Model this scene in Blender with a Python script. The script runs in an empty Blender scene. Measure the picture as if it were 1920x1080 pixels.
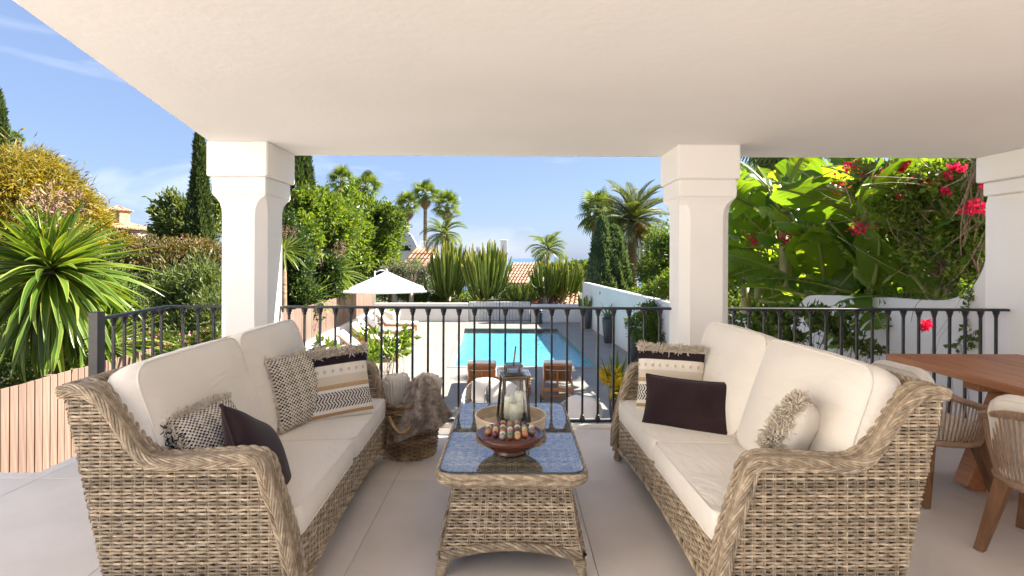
import bpy, math, random
import numpy as np
from mathutils import Vector, Matrix

# ---------------------------------------------------------------- camera, sky, sun, exposure
scene = bpy.context.scene
C = scene.collection
R = math.radians
CAM_H = 1.5
cd = bpy.data.cameras.new('camera'); cam = bpy.data.objects.new('camera', cd); C.objects.link(cam)
cam.location = (0, 0, CAM_H); cam.rotation_euler = (math.pi/2, -0.0042, 0)
cd.sensor_width = 36; cd.lens = 18.75; cd.shift_y = -56/1920
cd.clip_start = 0.05; cd.clip_end = 90000
scene.camera = cam

SUN_EL, SUN_AZ = R(41), R(79)          # azimuth measured from +Y towards +X
SUN_DIR = Vector((math.sin(SUN_AZ)*math.cos(SUN_EL), math.cos(SUN_AZ)*math.cos(SUN_EL), math.sin(SUN_EL)))
world = bpy.data.worlds.new('World'); scene.world = world; world.use_nodes = True
wn = world.node_tree.nodes; wl = world.node_tree.links
bg = wn['Background']; bg.inputs['Strength'].default_value = 0.05
sky = wn.new('ShaderNodeTexSky'); sky.sky_type = 'NISHITA'; sky.sun_disc = False
sky.sun_elevation = SUN_EL; sky.sun_rotation = SUN_AZ; sky.altitude = 60; sky.air_density = 1.0; sky.dust_density = 0.9; sky.ozone_density = 4.5
# thin cirrus wisps, the same all round the sky
tc = wn.new('ShaderNodeTexCoord'); mp = wn.new('ShaderNodeMapping'); mp.inputs['Scale'].default_value = (1.6, 3.2, 7.0); mp.inputs['Rotation'].default_value = (0.15, 0.35, 0.6)
nz = wn.new('ShaderNodeTexNoise'); nz.inputs['Scale'].default_value = 1.7; nz.inputs['Detail'].default_value = 7; nz.inputs['Distortion'].default_value = 0.5
rp = wn.new('ShaderNodeValToRGB'); rp.color_ramp.elements[0].position = 0.54; rp.color_ramp.elements[0].color = (0,0,0,1)
rp.color_ramp.elements[1].position = 0.85; rp.color_ramp.elements[1].color = (0.75,0.75,0.75,1)
mx = wn.new('ShaderNodeMixRGB'); mx.inputs['Color2'].default_value = (6.0, 6.2, 6.6, 1)
wl.new(tc.outputs['Generated'], mp.inputs['Vector']); wl.new(mp.outputs[0], nz.inputs['Vector']); wl.new(nz.outputs['Fac'], rp.inputs['Fac'])
hz = wn.new('ShaderNodeMixRGB'); hz.inputs['Fac'].default_value = 0.6; hz.inputs['Color2'].default_value = (1.85, 2.4, 3.95, 1); wl.new(sky.outputs[0], hz.inputs['Color1'])   # even thin veil over the whole sky
wl.new(rp.outputs['Color'], mx.inputs['Fac']); wl.new(hz.outputs[0], mx.inputs['Color1']); wl.new(mx.outputs[0], bg.inputs['Color'])

sd = bpy.data.lights.new('sun', 'SUN'); sun = bpy.data.objects.new('sun', sd); C.objects.link(sun)
sd.energy = 5.0; sd.angle = R(0.53); sd.color = (1.0, 0.93, 0.83)
sun.location = (30, 8, 30); sun.rotation_euler = SUN_DIR.to_track_quat('Z', 'Y').to_euler()

scene.view_settings.view_transform = 'Standard'; scene.view_settings.look = 'None'
scene.view_settings.exposure = 2.2; scene.view_settings.gamma = 1.0; scene.view_settings.use_curve_mapping = False
scene.render.engine = 'CYCLES'
scene.cycles.max_bounces = 10; scene.cycles.diffuse_bounces = 6; scene.cycles.transparent_max_bounces = 16

rng = np.random.default_rng(7)
random.seed(7)

# ---------------------------------------------------------------- helpers
def hor(px): return 484 + 0.0042*(px-960)
def P(px, py, d): return Vector(((px-960)*d/1000, d, CAM_H-(py-hor(px))*d/1000))
def F(px, py, z):                      # pixel on a level of height z
    d = 1000*(CAM_H-z)/(py-hor(px)); return Vector(((px-960)*d/1000, d, z))

def build_mesh(name, V, L, T, MI=None, smooth=False, col=None):
    me = bpy.data.meshes.new(name)
    V = np.asarray(V, dtype=np.float32); L = np.asarray(L, dtype=np.int32); T = np.asarray(T, dtype=np.int32)
    me.vertices.add(len(V)); me.vertices.foreach_set('co', V.ravel())
    me.loops.add(len(L)); me.loops.foreach_set('vertex_index', L)
    me.polygons.add(len(T)); st = np.zeros(len(T), dtype=np.int32); st[1:] = np.cumsum(T)[:-1]
    me.polygons.foreach_set('loop_start', st)
    if MI is not None and np.max(MI) > 0: me.polygons.foreach_set('material_index', np.asarray(MI, dtype=np.int32))
    me.polygons.foreach_set('use_smooth', np.full(len(T), smooth, dtype=bool))
    me.update(calc_edges=True)
    if col is not None:
        a = me.color_attributes.new('Col', 'FLOAT_COLOR', 'POINT'); a.data.foreach_set('color', np.asarray(col, dtype=np.float32).ravel())
    return me

class MB:
    def __init__(s): s.V = []; s.L = []; s.T = []; s.M = []; s.n = 0
    def add(s, V, faces, mi=0):
        V = np.asarray(V, dtype=float).reshape(-1, 3)
        if isinstance(faces, np.ndarray):
            s.L.append((faces+s.n).ravel()); s.T.append(np.full(len(faces), faces.shape[1])); s.M.append(np.full(len(faces), mi))
        else:
            s.L.append(np.array([i+s.n for f in faces for i in f])); s.T.append(np.array([len(f) for f in faces])); s.M.append(np.full(len(faces), mi))
        s.V.append(V); s.n += len(V); return s
    def box(s, c, size, rot=None, bev=0.0, mi=0):
        hx, hy, hz = [q/2 for q in size]; b = min(bev, hx*.9, hy*.9, hz*.9)
        V = []; F_ = []
        if b <= 0:
            for sx in (-1,1):
                for sy in (-1,1):
                    for sz in (-1,1): V.append((sx*hx, sy*hy, sz*hz))
            F_ = [(0,1,3,2),(4,6,7,5),(0,4,5,1),(2,3,7,6),(0,2,6,4),(1,5,7,3)]
        else:
            idx = {}
            for sx in (-1,1):
                for sy in (-1,1):
                    for sz in (-1,1):
                        for a in range(3):
                            o = [b,b,b]; o[a] = 0
                            idx[(sx,sy,sz,a)] = len(V); V.append((sx*(hx-o[0]), sy*(hy-o[1]), sz*(hz-o[2])))
            def k(sg, a): return idx[(sg[0],sg[1],sg[2],a)]
            for a in range(3):
                p, q = [(1,2),(2,0),(0,1)][a]
                for sg in (-1,1):
                    r = []
                    for u, v in ((-1,-1),(1,-1),(1,1),(-1,1)):
                        t = [0,0,0]; t[a] = sg; t[p] = u; t[q] = v; r.append(k(t, a))
                    F_.append(r if sg > 0 else r[::-1])
            for a in range(3):
                p, q = [(1,2),(2,0),(0,1)][a]
                for u in (-1,1):
                    for v in (-1,1):
                        t0 = [0,0,0]; t1 = [0,0,0]; t0[a] = -1; t1[a] = 1; t0[p] = t1[p] = u; t0[q] = t1[q] = v
                        f = [k(t0,p), k(t1,p), k(t1,q), k(t0,q)]; F_.append(f if u*v < 0 else f[::-1])
            for sx in (-1,1):
                for sy in (-1,1):
                    for sz in (-1,1):
                        f = [idx[(sx,sy,sz,a)] for a in range(3)]; F_.append(f if sx*sy*sz > 0 else f[::-1])
        V = np.array(V)
        if rot is not None: V = V @ np.array(Matrix(rot).to_3x3()).T
        return s.add(V+np.array(c), F_, mi)
    def beam(s, a, b, w, h, up=(0,0,1), bev=0.004, mi=0):
        a = Vector(a); b = Vector(b); z = (b-a).normalized(); u = Vector(up); x = z.cross(u)
        if x.length < 1e-4: x = z.cross(Vector((0,1,0)))
        x.normalize(); y = x.cross(z).normalized(); M = Matrix((x, y, -z)).transposed()
        return s.box((a+b)/2, (w, h, (b-a).length), M, bev, mi)
    def tube(s, pts, r, n=8, cap=True, closed=False, mi=0, flat=1.0, up=None):
        p = np.array([tuple(q) for q in pts], dtype=float); N = len(p)
        r = np.full(N, r) if np.isscalar(r) else np.asarray(r, dtype=float)
        t = np.zeros_like(p)
        if closed: t = np.roll(p,-1,0)-np.roll(p,1,0)
        else: t[1:-1] = p[2:]-p[:-2]; t[0] = p[1]-p[0]; t[-1] = p[-1]-p[-2]
        t /= np.linalg.norm(t, axis=1)[:,None]+1e-12
        ref = np.array([0,0,1.]) if abs(t[0,2]) < .9 else np.array([1.,0,0])
        if up is not None: ref = np.array(up, dtype=float)
        nn = np.zeros_like(p); a = ref-t[0]*np.dot(ref,t[0]); nn[0] = a/np.linalg.norm(a)
        for i in range(1, N):
            a = nn[i-1]-t[i]*np.dot(nn[i-1],t[i]); nn[i] = a/(np.linalg.norm(a)+1e-12)
        bb = np.cross(t, nn); ang = np.arange(n)*2*math.pi/n
        V = p[:,None,:]+r[:,None,None]*(flat*np.cos(ang)[None,:,None]*nn[:,None,:]+np.sin(ang)[None,:,None]*bb[:,None,:])
        i = np.arange(N if closed else N-1)[:,None]; j = np.arange(n)[None,:]; i2 = (i+1) % N; j2 = (j+1) % n
        Fq = np.stack([i*n+j, i*n+j2, i2*n+j2, i2*n+j], -1).reshape(-1,4)
        base = s.n; s.add(V.reshape(-1,3), Fq, mi)
        if cap and not closed:
            s.L.append(np.arange(n)[::-1]+base); s.T.append(np.array([n])); s.M.append(np.array([mi]))
            s.L.append(np.arange(n)+base+(N-1)*n); s.T.append(np.array([n])); s.M.append(np.array([mi]))
        return s
    def strand(s, p, nrm, r, n=5, mi=0, flat=1.0):     # p (N,3) smooth path, nrm (3,) or (N,3)
        p = np.asarray(p); N = len(p); t = np.gradient(p, axis=0); t /= np.linalg.norm(t, axis=1)[:,None]+1e-12
        nn = np.broadcast_to(np.asarray(nrm, dtype=float), p.shape); nn = nn-t*np.sum(nn*t,1)[:,None]; nn = nn/(np.linalg.norm(nn,axis=1)[:,None]+1e-12)
        bb = np.cross(t, nn); ang = np.arange(n)*2*math.pi/n
        V = p[:,None,:]+r*(flat*np.cos(ang)[None,:,None]*nn[:,None,:]+np.sin(ang)[None,:,None]*bb[:,None,:])
        i = np.arange(N-1)[:,None]; j = np.arange(n)[None,:]; j2 = (j+1) % n
        Fq = np.stack([i*n+j, i*n+j2, (i+1)*n+j2, (i+1)*n+j], -1).reshape(-1,4)
        return s.add(V.reshape(-1,3), Fq, mi)
    def lathe(s, prof, n=24, c=(0,0,0), mi=0, cap=True):
        pr = np.array(prof, dtype=float); N = len(pr); ang = np.arange(n)*2*math.pi/n
        V = np.stack([pr[:,0][:,None]*np.cos(ang), pr[:,0][:,None]*np.sin(ang), np.repeat(pr[:,1][:,None], n, 1)], -1).reshape(-1,3)+np.array(c)
        i = np.arange(N-1)[:,None]; j = np.arange(n)[None,:]; j2 = (j+1) % n
        Fq = np.stack([i*n+j, i*n+j2, (i+1)*n+j2, (i+1)*n+j], -1).reshape(-1,4)
        base = s.n; s.add(V, Fq, mi)
        if cap:
            if pr[0,0] > 1e-5: s.L.append(np.arange(n)[::-1]+base); s.T.append(np.array([n])); s.M.append(np.array([mi]))
            if pr[-1,0] > 1e-5: s.L.append(np.arange(n)+base+(N-1)*n); s.T.append(np.array([n])); s.M.append(np.array([mi]))
        return s
    def prism(s, poly, f0, f1, mi=0):        # poly 2-D ccw; f0,f1 map (a,b)->xyz
        n = len(poly); V = [f0(a,b) for a,b in poly]+[f1(a,b) for a,b in poly]
        Fc = [tuple(range(n))[::-1], tuple(range(n, 2*n))]+[(i, (i+1)%n, n+(i+1)%n, n+i) for i in range(n)]
        return s.add([tuple(v) for v in V], Fc, mi)
    def grid(s, G, mi=0, flip=False):        # G (a,b,3)
        a, b = G.shape[:2]; i = np.arange(a-1)[:,None]; j = np.arange(b-1)[None,:]
        Fq = np.stack([i*b+j, (i+1)*b+j, (i+1)*b+j+1, i*b+j+1], -1).reshape(-1,4)
        if flip: Fq = Fq[:, ::-1]
        return s.add(G.reshape(-1,3), Fq, mi)
    def mesh(s, name, smooth=False):
        return build_mesh(name, np.concatenate(s.V), np.concatenate(s.L), np.concatenate(s.T), np.concatenate(s.M), smooth)
    def build(s, name, mat, parent=None, smooth=False, loc=None, rot=None):
        return obj(name, s.mesh(name, smooth), mat, parent, loc, rot)

def obj(name, me, mat=None, parent=None, loc=None, rot=None):
    o = bpy.data.objects.new(name, me); C.objects.link(o)
    if mat is not None and len(me.materials) == 0:
        for m in (mat if isinstance(mat, (list, tuple)) else [mat]): me.materials.append(M[m] if isinstance(m, str) else m)
    if parent is not None: o.parent = parent
    if loc is not None: o.location = loc
    if rot is not None: o.rotation_euler = rot
    return o
def tag(o, label, cat, group=None):
    o['label'] = label; o['category'] = cat
    if group: o['group'] = group
    return o
def thing(name, label, cat, loc=(0,0,0), rz=0, group=None):
    o = bpy.data.objects.new(name, None); C.objects.link(o); o.location = loc; o.rotation_euler = (0,0,rz)
    o.empty_display_size = 0.1
    return tag(o, label, cat, group)
def struct(o): o['kind'] = 'structure'; return o
def copy_tree(o, parent=None):
    c = o.copy(); C.objects.link(c); c.parent = parent
    for ch in list(o.children): copy_tree(ch, c)
    return c
def bez(p0, p1, p2, n=10):
    p0, p1, p2 = Vector(p0), Vector(p1), Vector(p2)
    return [(p0*(1-t)**2+p1*2*t*(1-t)+p2*t*t) for t in [i/(n-1) for i in range(n)]]
def cat_rom(pts, n=8, closed=False):
    P_ = [np.array(p, dtype=float) for p in pts]; out = []; N = len(P_)
    for i in range(N if closed else N-1):
        a = P_[(i-1) % N] if closed or i > 0 else 2*P_[0]-P_[1]; b = P_[i]; c = P_[(i+1) % N]
        d = P_[(i+2) % N] if closed or i+2 < N else 2*P_[-1]-P_[-2]
        for k in range(n):
            t = k/n; out.append(0.5*((2*b)+(-a+c)*t+(2*a-5*b+4*c-d)*t*t+(-a+3*b-3*c+d)*t**3))
    if not closed: out.append(P_[-1])
    return np.array(out)

# ---------------------------------------------------------------- materials
M = {}
def mat(name):
    m = bpy.data.materials.new(name); m.use_nodes = True; M[name] = m
    return m, m.node_tree.nodes, m.node_tree.links, m.node_tree.nodes['Principled BSDF']
def ramp(n, l, src, stops):
    r = n.new('ShaderNodeValToRGB'); e = r.color_ramp.elements
    while len(e) < len(stops): e.new(0.5)
    for k, (p, c) in enumerate(stops): e[k].position = p; e[k].color = (*c, 1)
    l.new(src, r.inputs['Fac']); return r.outputs['Color']
def noise(n, l, scale, detail=5, rough=0.55, coord='Object', sc=(1,1,1), dist=0.0):
    t = n.new('ShaderNodeTexCoord'); m_ = n.new('ShaderNodeMapping'); m_.inputs['Scale'].default_value = sc
    x = n.new('ShaderNodeTexNoise'); x.inputs['Scale'].default_value = scale; x.inputs['Detail'].default_value = detail; x.inputs['Roughness'].default_value = rough; x.inputs['Distortion'].default_value = dist
    l.new(t.outputs[coord], m_.inputs['Vector']); l.new(m_.outputs[0], x.inputs['Vector']); return x.outputs['Fac']
def bump(n, l, b, src, strength, dist=0.01):
    k = n.new('ShaderNodeBump'); k.inputs['Strength'].default_value = strength; k.inputs['Distance'].default_value = dist
    l.new(src, k.inputs['Height']); l.new(k.outputs[0], b.inputs['Normal']); return k
def island(n):
    return n.new('ShaderNodeNewGeometry').outputs['Random Per Island']
def surf(name, c1, c2, scale=4, rough=0.6, bscale=60, bstr=0.15, bdist=0.01, metal=0, sc=(1,1,1), spec=0.5, sheen=0, coord='Object', detail=5, per=None, lo=0.35, hi=0.65, per_amt=0.16):
    m, n, l, b = mat(name)
    c = ramp(n, l, noise(n, l, scale, detail, sc=sc, coord=coord), [(lo, c1), (hi, c2)])
    if per:
        src = n.new('ShaderNodeObjectInfo').outputs['Random'] if per == 'object' else island(n)
        mr = n.new('ShaderNodeMapRange'); mr.inputs['To Min'].default_value = 1-per_amt; mr.inputs['To Max'].default_value = 1+per_amt; l.new(src, mr.inputs['Value'])
        mm = n.new('ShaderNodeVectorMath'); mm.operation = 'SCALE'; l.new(c, mm.inputs[0]); l.new(mr.outputs[0], mm.inputs['Scale']); c = mm.outputs[0]
    l.new(c, b.inputs['Base Color']); b.inputs['Roughness'].default_value = rough; b.inputs['Metallic'].default_value = metal
    b.inputs['Specular IOR Level'].default_value = spec
    if sheen: b.inputs['Sheen Weight'].default_value = sheen
    if bstr: bump(n, l, b, noise(n, l, bscale, 4, coord=coord, sc=sc), bstr, bdist)
    return m
def foliage(name, c1, c2, c3=None, trans=0.4, tcol=None, rough=0.45, spec=0.4, src='island'):
    m, n, l, b = mat(name)
    s_ = island(n) if src == 'island' else n.new('ShaderNodeObjectInfo').outputs['Random']
    c = ramp(n, l, s_, [(0, c1), (0.6, c2), (1.0, c3 or c2)])
    nzv = noise(n, l, 0.9, 3); mr = n.new('ShaderNodeMapRange'); mr.inputs['From Min'].default_value = .3; mr.inputs['From Max'].default_value = .7
    mr.inputs['To Min'].default_value = .72; mr.inputs['To Max'].default_value = 1.3; l.new(nzv, mr.inputs['Value'])
    mm = n.new('ShaderNodeVectorMath'); mm.operation = 'SCALE'; l.new(c, mm.inputs[0]); l.new(mr.outputs[0], mm.inputs['Scale'])
    l.new(mm.outputs[0], b.inputs['Base Color']); b.inputs['Roughness'].default_value = rough; b.inputs['Specular IOR Level'].default_value = spec
    t = n.new('ShaderNodeBsdfTranslucent'); tm = n.new('ShaderNodeMixRGB'); tm.blend_type = 'MULTIPLY'; tm.inputs['Fac'].default_value = 1
    tm.inputs['Color2'].default_value = (*(tcol or (1.7, 1.6, .5)), 1); l.new(mm.outputs[0], tm.inputs['Color1']); l.new(tm.outputs[0], t.inputs['Color'])
    x = n.new('ShaderNodeMixShader'); x.inputs['Fac'].default_value = trans
    l.new(b.outputs[0], x.inputs[1]); l.new(t.outputs[0], x.inputs[2]); l.new(x.outputs[0], n['Material Output'].inputs['Surface'])
    return m
def sheet(name, tint, ior, rough=0.0, bscale=0, bstr=0, bdist=.02, sc=(1,1,1), gtint=(1,1,1)):   # clear sheet of glass or water: Fresnel mix of mirror and see-through
    m, n, l, b = mat(name); n.remove(b)
    tr = n.new('ShaderNodeBsdfTransparent'); tr.inputs['Color'].default_value = (*tint, 1)
    g = n.new('ShaderNodeBsdfGlossy'); g.inputs['Roughness'].default_value = rough; g.inputs['Color'].default_value = (*gtint, 1)
    fr = n.new('ShaderNodeFresnel'); fr.inputs['IOR'].default_value = ior; x = n.new('ShaderNodeMixShader')
    if bstr:
        k = n.new('ShaderNodeBump'); k.inputs['Strength'].default_value = bstr; k.inputs['Distance'].default_value = bdist
        l.new(noise(n, l, bscale, 3, sc=sc, dist=.6), k.inputs['Height']); l.new(k.outputs[0], g.inputs['Normal']); l.new(k.outputs[0], fr.inputs['Normal'])
    gm = n.new('ShaderNodeNewGeometry'); sb_ = n.new('ShaderNodeMath'); sb_.operation = 'SUBTRACT'; sb_.inputs[0].default_value = 1; l.new(gm.outputs['Backfacing'], sb_.inputs[1])
    ml = n.new('ShaderNodeMath'); ml.operation = 'MULTIPLY'; l.new(fr.outputs[0], ml.inputs[0]); l.new(sb_.outputs[0], ml.inputs[1])     # the sheet has no inside: its back only lets light through
    l.new(ml.outputs[0], x.inputs['Fac']); l.new(tr.outputs[0], x.inputs[1]); l.new(g.outputs[0], x.inputs[2]); l.new(x.outputs[0], n['Material Output'].inputs['Surface'])
    return m
def vcol(name, rough=0.9, bscale=300, bstr=.3):
    m, n, l, b = mat(name); a = n.new('ShaderNodeVertexColor'); a.layer_name = 'Col'
    l.new(a.outputs['Color'], b.inputs['Base Color']); b.inputs['Roughness'].default_value = rough; b.inputs['Specular IOR Level'].default_value = .2
    bump(n, l, b, noise(n, l, bscale, 3), bstr, .004); return m
def wood(name, c1, c2, axis=0, rough=.5, per='object', spec=.4):
    sc = [14, 14, 14]; sc[axis] = 0.9
    return surf(name, c1, c2, 2.2, rough, 3.0, .25, .004, sc=tuple(sc), per=per, spec=spec, lo=.3, hi=.7)

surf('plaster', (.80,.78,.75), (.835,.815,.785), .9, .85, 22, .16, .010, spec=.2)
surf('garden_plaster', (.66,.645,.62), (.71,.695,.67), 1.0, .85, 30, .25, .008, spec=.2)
surf('tile_stone', (.655,.585,.515), (.725,.652,.58), 2.3, .55, 140, .08, .003, per='object', spec=.35, per_amt=.035, detail=8)
surf('deck_stone', (.245,.22,.19), (.285,.258,.222), 1.2, .6, 90, .1, .004, per='object', spec=.3, per_amt=.03, detail=8)
surf('grout', (.42,.385,.35), (.47,.435,.395), 8, .9)
surf('black_metal', (.012,.013,.016), (.02,.021,.025), 12, .38, 160, .06, .002, spec=.5)
surf('wicker', (.25,.185,.118), (.46,.37,.26), 34, .5, 120, .2, .002, per='island', spec=.4, per_amt=.38, sc=(1,1,1))
surf('wicker_core', (.07,.052,.036), (.12,.09,.06), 20, .9)
surf('basket_wicker', (.15,.085,.042), (.40,.265,.145), 8, .5, 120, .2, .002, per='island', per_amt=.35)
surf('tray_cane', (.55,.43,.30), (.70,.585,.43), 14, .6, 150, .2, .002, per='island', per_amt=.12)
surf('rope', (.42,.27,.13), (.52,.36,.19), 40, .9, 220, .4, .003)
surf('cream_fabric', (.715,.66,.585), (.75,.695,.62), 3, .95, 420, .22, .002, spec=.15, sheen=.2)
def creases(name, scale, strength, dist):
    n, l = M[name].node_tree.nodes, M[name].node_tree.links; b = n['Principled BSDF']; old = b.inputs['Normal'].links[0].from_node
    k = n.new('ShaderNodeBump'); k.inputs['Strength'].default_value = strength; k.inputs['Distance'].default_value = dist
    l.new(noise(n, l, scale, 3, .5, sc=(1,2.2,1), dist=1.6), k.inputs['Height']); l.new(k.outputs[0], old.inputs['Normal'])
creases('cream_fabric', 3.2, .36, .035)
surf('white_fabric', (.80,.78,.75), (.84,.82,.79), 3, .95, 300, .2, .002, spec=.15)
surf('parasol_cloth', (.80,.80,.80), (.84,.84,.84), 3, .9, 200, .1, .002, spec=.15)
surf('aubergine_fabric', (.020,.011,.013), (.032,.018,.021), 5, .95, 260, .5, .003, spec=.1, sheen=.12)
surf('fringe_cotton', (.62,.53,.42), (.74,.66,.55), 40, .95, per='island', per_amt=.12, bstr=0)
surf('dark_yarn', (.012,.011,.013), (.03,.028,.03), 40, .95, bstr=0)
surf('knit', (.66,.60,.53), (.74,.68,.61), 6, .95, 160, .6, .006, spec=.1)
surf('fur', (.30,.235,.185), (.60,.52,.44), 22, .8, bstr=0, per='island', per_amt=.4)
wood('teak_chair', (.15,.068,.030), (.25,.125,.06), 2)
wood('teak_table', (.29,.105,.042), (.43,.19,.082), 1, .42)
wood('teak_lounger', (.36,.15,.055), (.50,.24,.10), 1, .5)
wood('board_wood', (.125,.078,.057), (.20,.132,.10), 2, .8)
surf('seat_rope', (.30,.19,.125), (.37,.245,.165), 30, .85, 180, .3, .002, per='island', per_amt=.12)
surf('solitaire_wood', (.055,.013,.006), (.10,.026,.012), 3, .16, 60, .03, .002, sc=(1,6,1), spec=.6)
surf('lantern_metal', (.085,.072,.058), (.17,.15,.125), 9, .25, 60, .08, .002, metal=.9)
surf('candle_wax', (.72,.68,.55), (.78,.745,.62), 6, .5, 40, .05, .003)
surf('planter_dark', (.035,.037,.042), (.055,.058,.064), 6, .45, 80, .1, .003)
surf('planter_pale', (.55,.52,.47), (.63,.60,.55), 6, .8, 60, .1, .004)
surf('soil', (.05,.035,.025), (.09,.065,.045), 20, .95, 40, .6, .02)
surf('bark', (.12,.085,.06), (.24,.18,.13), 6, .9, 18, .8, .04, sc=(1,1,.35))
surf('palm_bark', (.13,.085,.05), (.27,.18,.11), 5, .9, 14, .8, .05, sc=(1,1,2.5))
surf('pale_bark', (.36,.27,.20), (.48,.38,.29), 6, .9, 20, .5, .03)
surf('twig', (.15,.10,.065), (.25,.18,.12), 20, .9, bstr=0)
surf('ground_soil', (.045,.06,.02), (.12,.095,.055), 1.4, .95, 6, .5, .08)
surf('roof_clay', (.27,.14,.085), (.42,.26,.175), 3.5, .85, 20, .3, .02, per='island', per_amt=.25)
surf('house_white', (.78,.76,.72), (.82,.80,.76), 1, .85, 20, .1, .01)
surf('house_ochre', (.44,.28,.10), (.49,.32,.13), 1, .85, 20, .1, .01)
surf('house_pink', (.40,.33,.27), (.46,.38,.32), 1, .85, 20, .1, .01)
surf('window_dark', (.02,.025,.03), (.03,.035,.04), 2, .2, bstr=0)
surf('pool_tile', (.11,.43,.55), (.15,.49,.61), 9, .5, 40, .05, .003, detail=2)
surf('white_metal', (.70,.70,.69), (.74,.74,.73), 4, .4, bstr=0)
surf('bin_blue', (.03,.05,.07), (.045,.07,.095), 4, .3, bstr=0)
surf('petal_red', (.62,.012,.07), (.80,.035,.13), 20, .6, bstr=0, per='island', per_amt=.25)
surf('petal_pink', (.70,.10,.25), (.80,.30,.25), 20, .6, bstr=0, per='island', per_amt=.3)
surf('petal_orange', (.80,.22,.04), (.85,.38,.06), 20, .6, bstr=0, per='island', per_amt=.2)
surf('dry_stalk', (.17,.10,.06), (.28,.185,.125), 20, .9, bstr=0, per='island', per_amt=.25)
surf('dry_leaf', (.20,.12,.06), (.34,.22,.12), 9, .9, bstr=0)
surf('banana_stem', (.16,.17,.05), (.30,.26,.10), 6, .6, 20, .3, .01, sc=(1,1,.3))
surf('date_fruit', (.42,.19,.03), (.55,.28,.05), 20, .7, bstr=0, per='island')
sheet('table_glass', (.95,.98,.97), 3.1, gtint=(.96,.98,1)); sheet('clear_glass', (.97,.985,.98), 1.45)
sheet('water', (.80,.96,.98), 1.33, .03, 4.5, .6, .045)
m_, n_, l_, b_ = mat('sea'); b_.inputs['Base Color'].default_value = (.05,.13,.22,1); b_.inputs['Roughness'].default_value = .35
foliage('leaf_bright', (.06,.115,.016), (.125,.19,.025), (.20,.24,.03), .42)
foliage('leaf_mid', (.042,.08,.016), (.09,.145,.028), (.15,.19,.034), .42)
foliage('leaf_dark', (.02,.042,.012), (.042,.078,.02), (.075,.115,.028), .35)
foliage('leaf_gold', (.12,.115,.018), (.24,.19,.026), (.34,.24,.035), .42)
foliage('leaf_rust', (.10,.085,.03), (.13,.11,.035), (.20,.12,.06), .3)
foliage('leaf_olive', (.12,.13,.075), (.19,.20,.12), (.25,.25,.16), .25, (1.2,1.2,.8))
foliage('leaf_oleander', (.06,.09,.03), (.12,.16,.055), (.19,.22,.08), .38)
foliage('leaf_cypress', (.03,.052,.018), (.065,.10,.034), (.11,.145,.05), .25)
foliage('leaf_cypress_blue', (.045,.08,.045), (.09,.14,.08), (.13,.175,.095), .3)
foliage('leaf_yucca', (.045,.10,.012), (.09,.165,.02), (.15,.22,.03), .30, src='object', rough=.35, spec=.5)
foliage('leaf_yucca_edge', (.20,.23,.05), (.24,.26,.06), (.27,.28,.07), .35, src='object')
foliage('leaf_palm', (.06,.10,.022), (.11,.16,.035), (.17,.20,.05), .4)
foliage('leaf_date', (.06,.085,.03), (.11,.135,.05), (.17,.18,.07), .28)
foliage('leaf_banana', (.07,.145,.02), (.13,.225,.028), (.22,.31,.036), .62, (1.6,1.4,.4), rough=.32, src='object', spec=.5)
foliage('midrib', (.20,.25,.06), (.26,.30,.08), (.30,.33,.1), .2)
foliage('euphorbia', (.11,.165,.026), (.17,.225,.034), (.22,.26,.04), .32, src='object')
foliage('euphorbia_tip', (.24,.24,.03), (.29,.27,.035), (.32,.29,.04), .15)
foliage('agave', (.12,.17,.10), (.17,.22,.13), (.22,.26,.15), .15)
foliage('leaf_yellow', (.50,.36,.015), (.62,.42,.02), (.40,.38,.03), .35, (1.3,1.2,.5))
foliage('bract', (.62,.015,.08), (.78,.03,.12), (.85,.06,.16), .35, (1.3,.8,.9))
# ---------------------------------------------------------------- the setting
TH = 0.055                                  # garden axis is turned this much to the left of the terrace axis
RZG = math.atan(TH)
DECK = -1.5
def G(X, y, z=0.0): return Vector((X-TH*y, y, z))   # garden coordinates: X across, y along the terrace axis

# ground: one sheet, high beside the fence and the right wall, falling away to the sea
def ground_h(x, y):
    X = x+TH*y
    if -6.2 < X < 5.1 and -14 < y < 25.2: return -4.2
    side = -0.95 if X <= 0 else -0.6
    h = side if y < 25 else (side-0.6)
    return h-0.062*max(0, y-27) if y < 900 else h-0.062*873
xs = np.unique(np.concatenate([-np.geomspace(7, 9000, 40), np.linspace(-7, 7, 29), np.geomspace(7, 9000, 40)]))
ys = np.unique(np.concatenate([np.linspace(-40, 30, 71), np.geomspace(30, 900, 50)]))
GZ = np.array([[(x, y, ground_h(x, y)+0.06*math.sin(x*1.7)*math.cos(y*1.3)) for y in ys] for x in xs])
struct(MB().grid(GZ).build('ground', 'ground_soil', smooth=False))
struct(MB().box((0, 40900, -58), (160000, 80200, 1)).build('sea', 'sea'))

# terrace floor: slabs with open joints on a mortar bed
fl = struct(MB().prism([(-7,-14),(9,-14),(9,-.65),(4.60,-.65),(4.60,4.86),(-3.28,4.86),(-3.28,3.70),(-7,3.70)], lambda a,b: (a,b,-.35), lambda a,b: (a,b,-.012)).build('terrace_floor', 'grout'))
slab_cache = {}
def slab(parent, x0, x1, y0, y1, top, m_, th=.02, gap=.0024, name='tile'):
    w, h = round(x1-x0-gap, 4), round(y1-y0-gap, 4)
    if w < .02 or h < .02: return
    k = (w, h, m_)
    if k not in slab_cache:
        me = MB().box((0,0,0), (w, h, th), bev=.0018).mesh('tile'); me.materials.append(M[m_]); slab_cache[k] = me
    return obj(name, slab_cache[k], None, parent, ((x0+x1)/2, (y0+y1)/2, top-th/2))
xj = [-7.0]+[-.785+1.2*k for k in range(-5, 5)]+[4.42]
yj = [-3.6+1.2*k for k in range(0, 7)]
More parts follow.
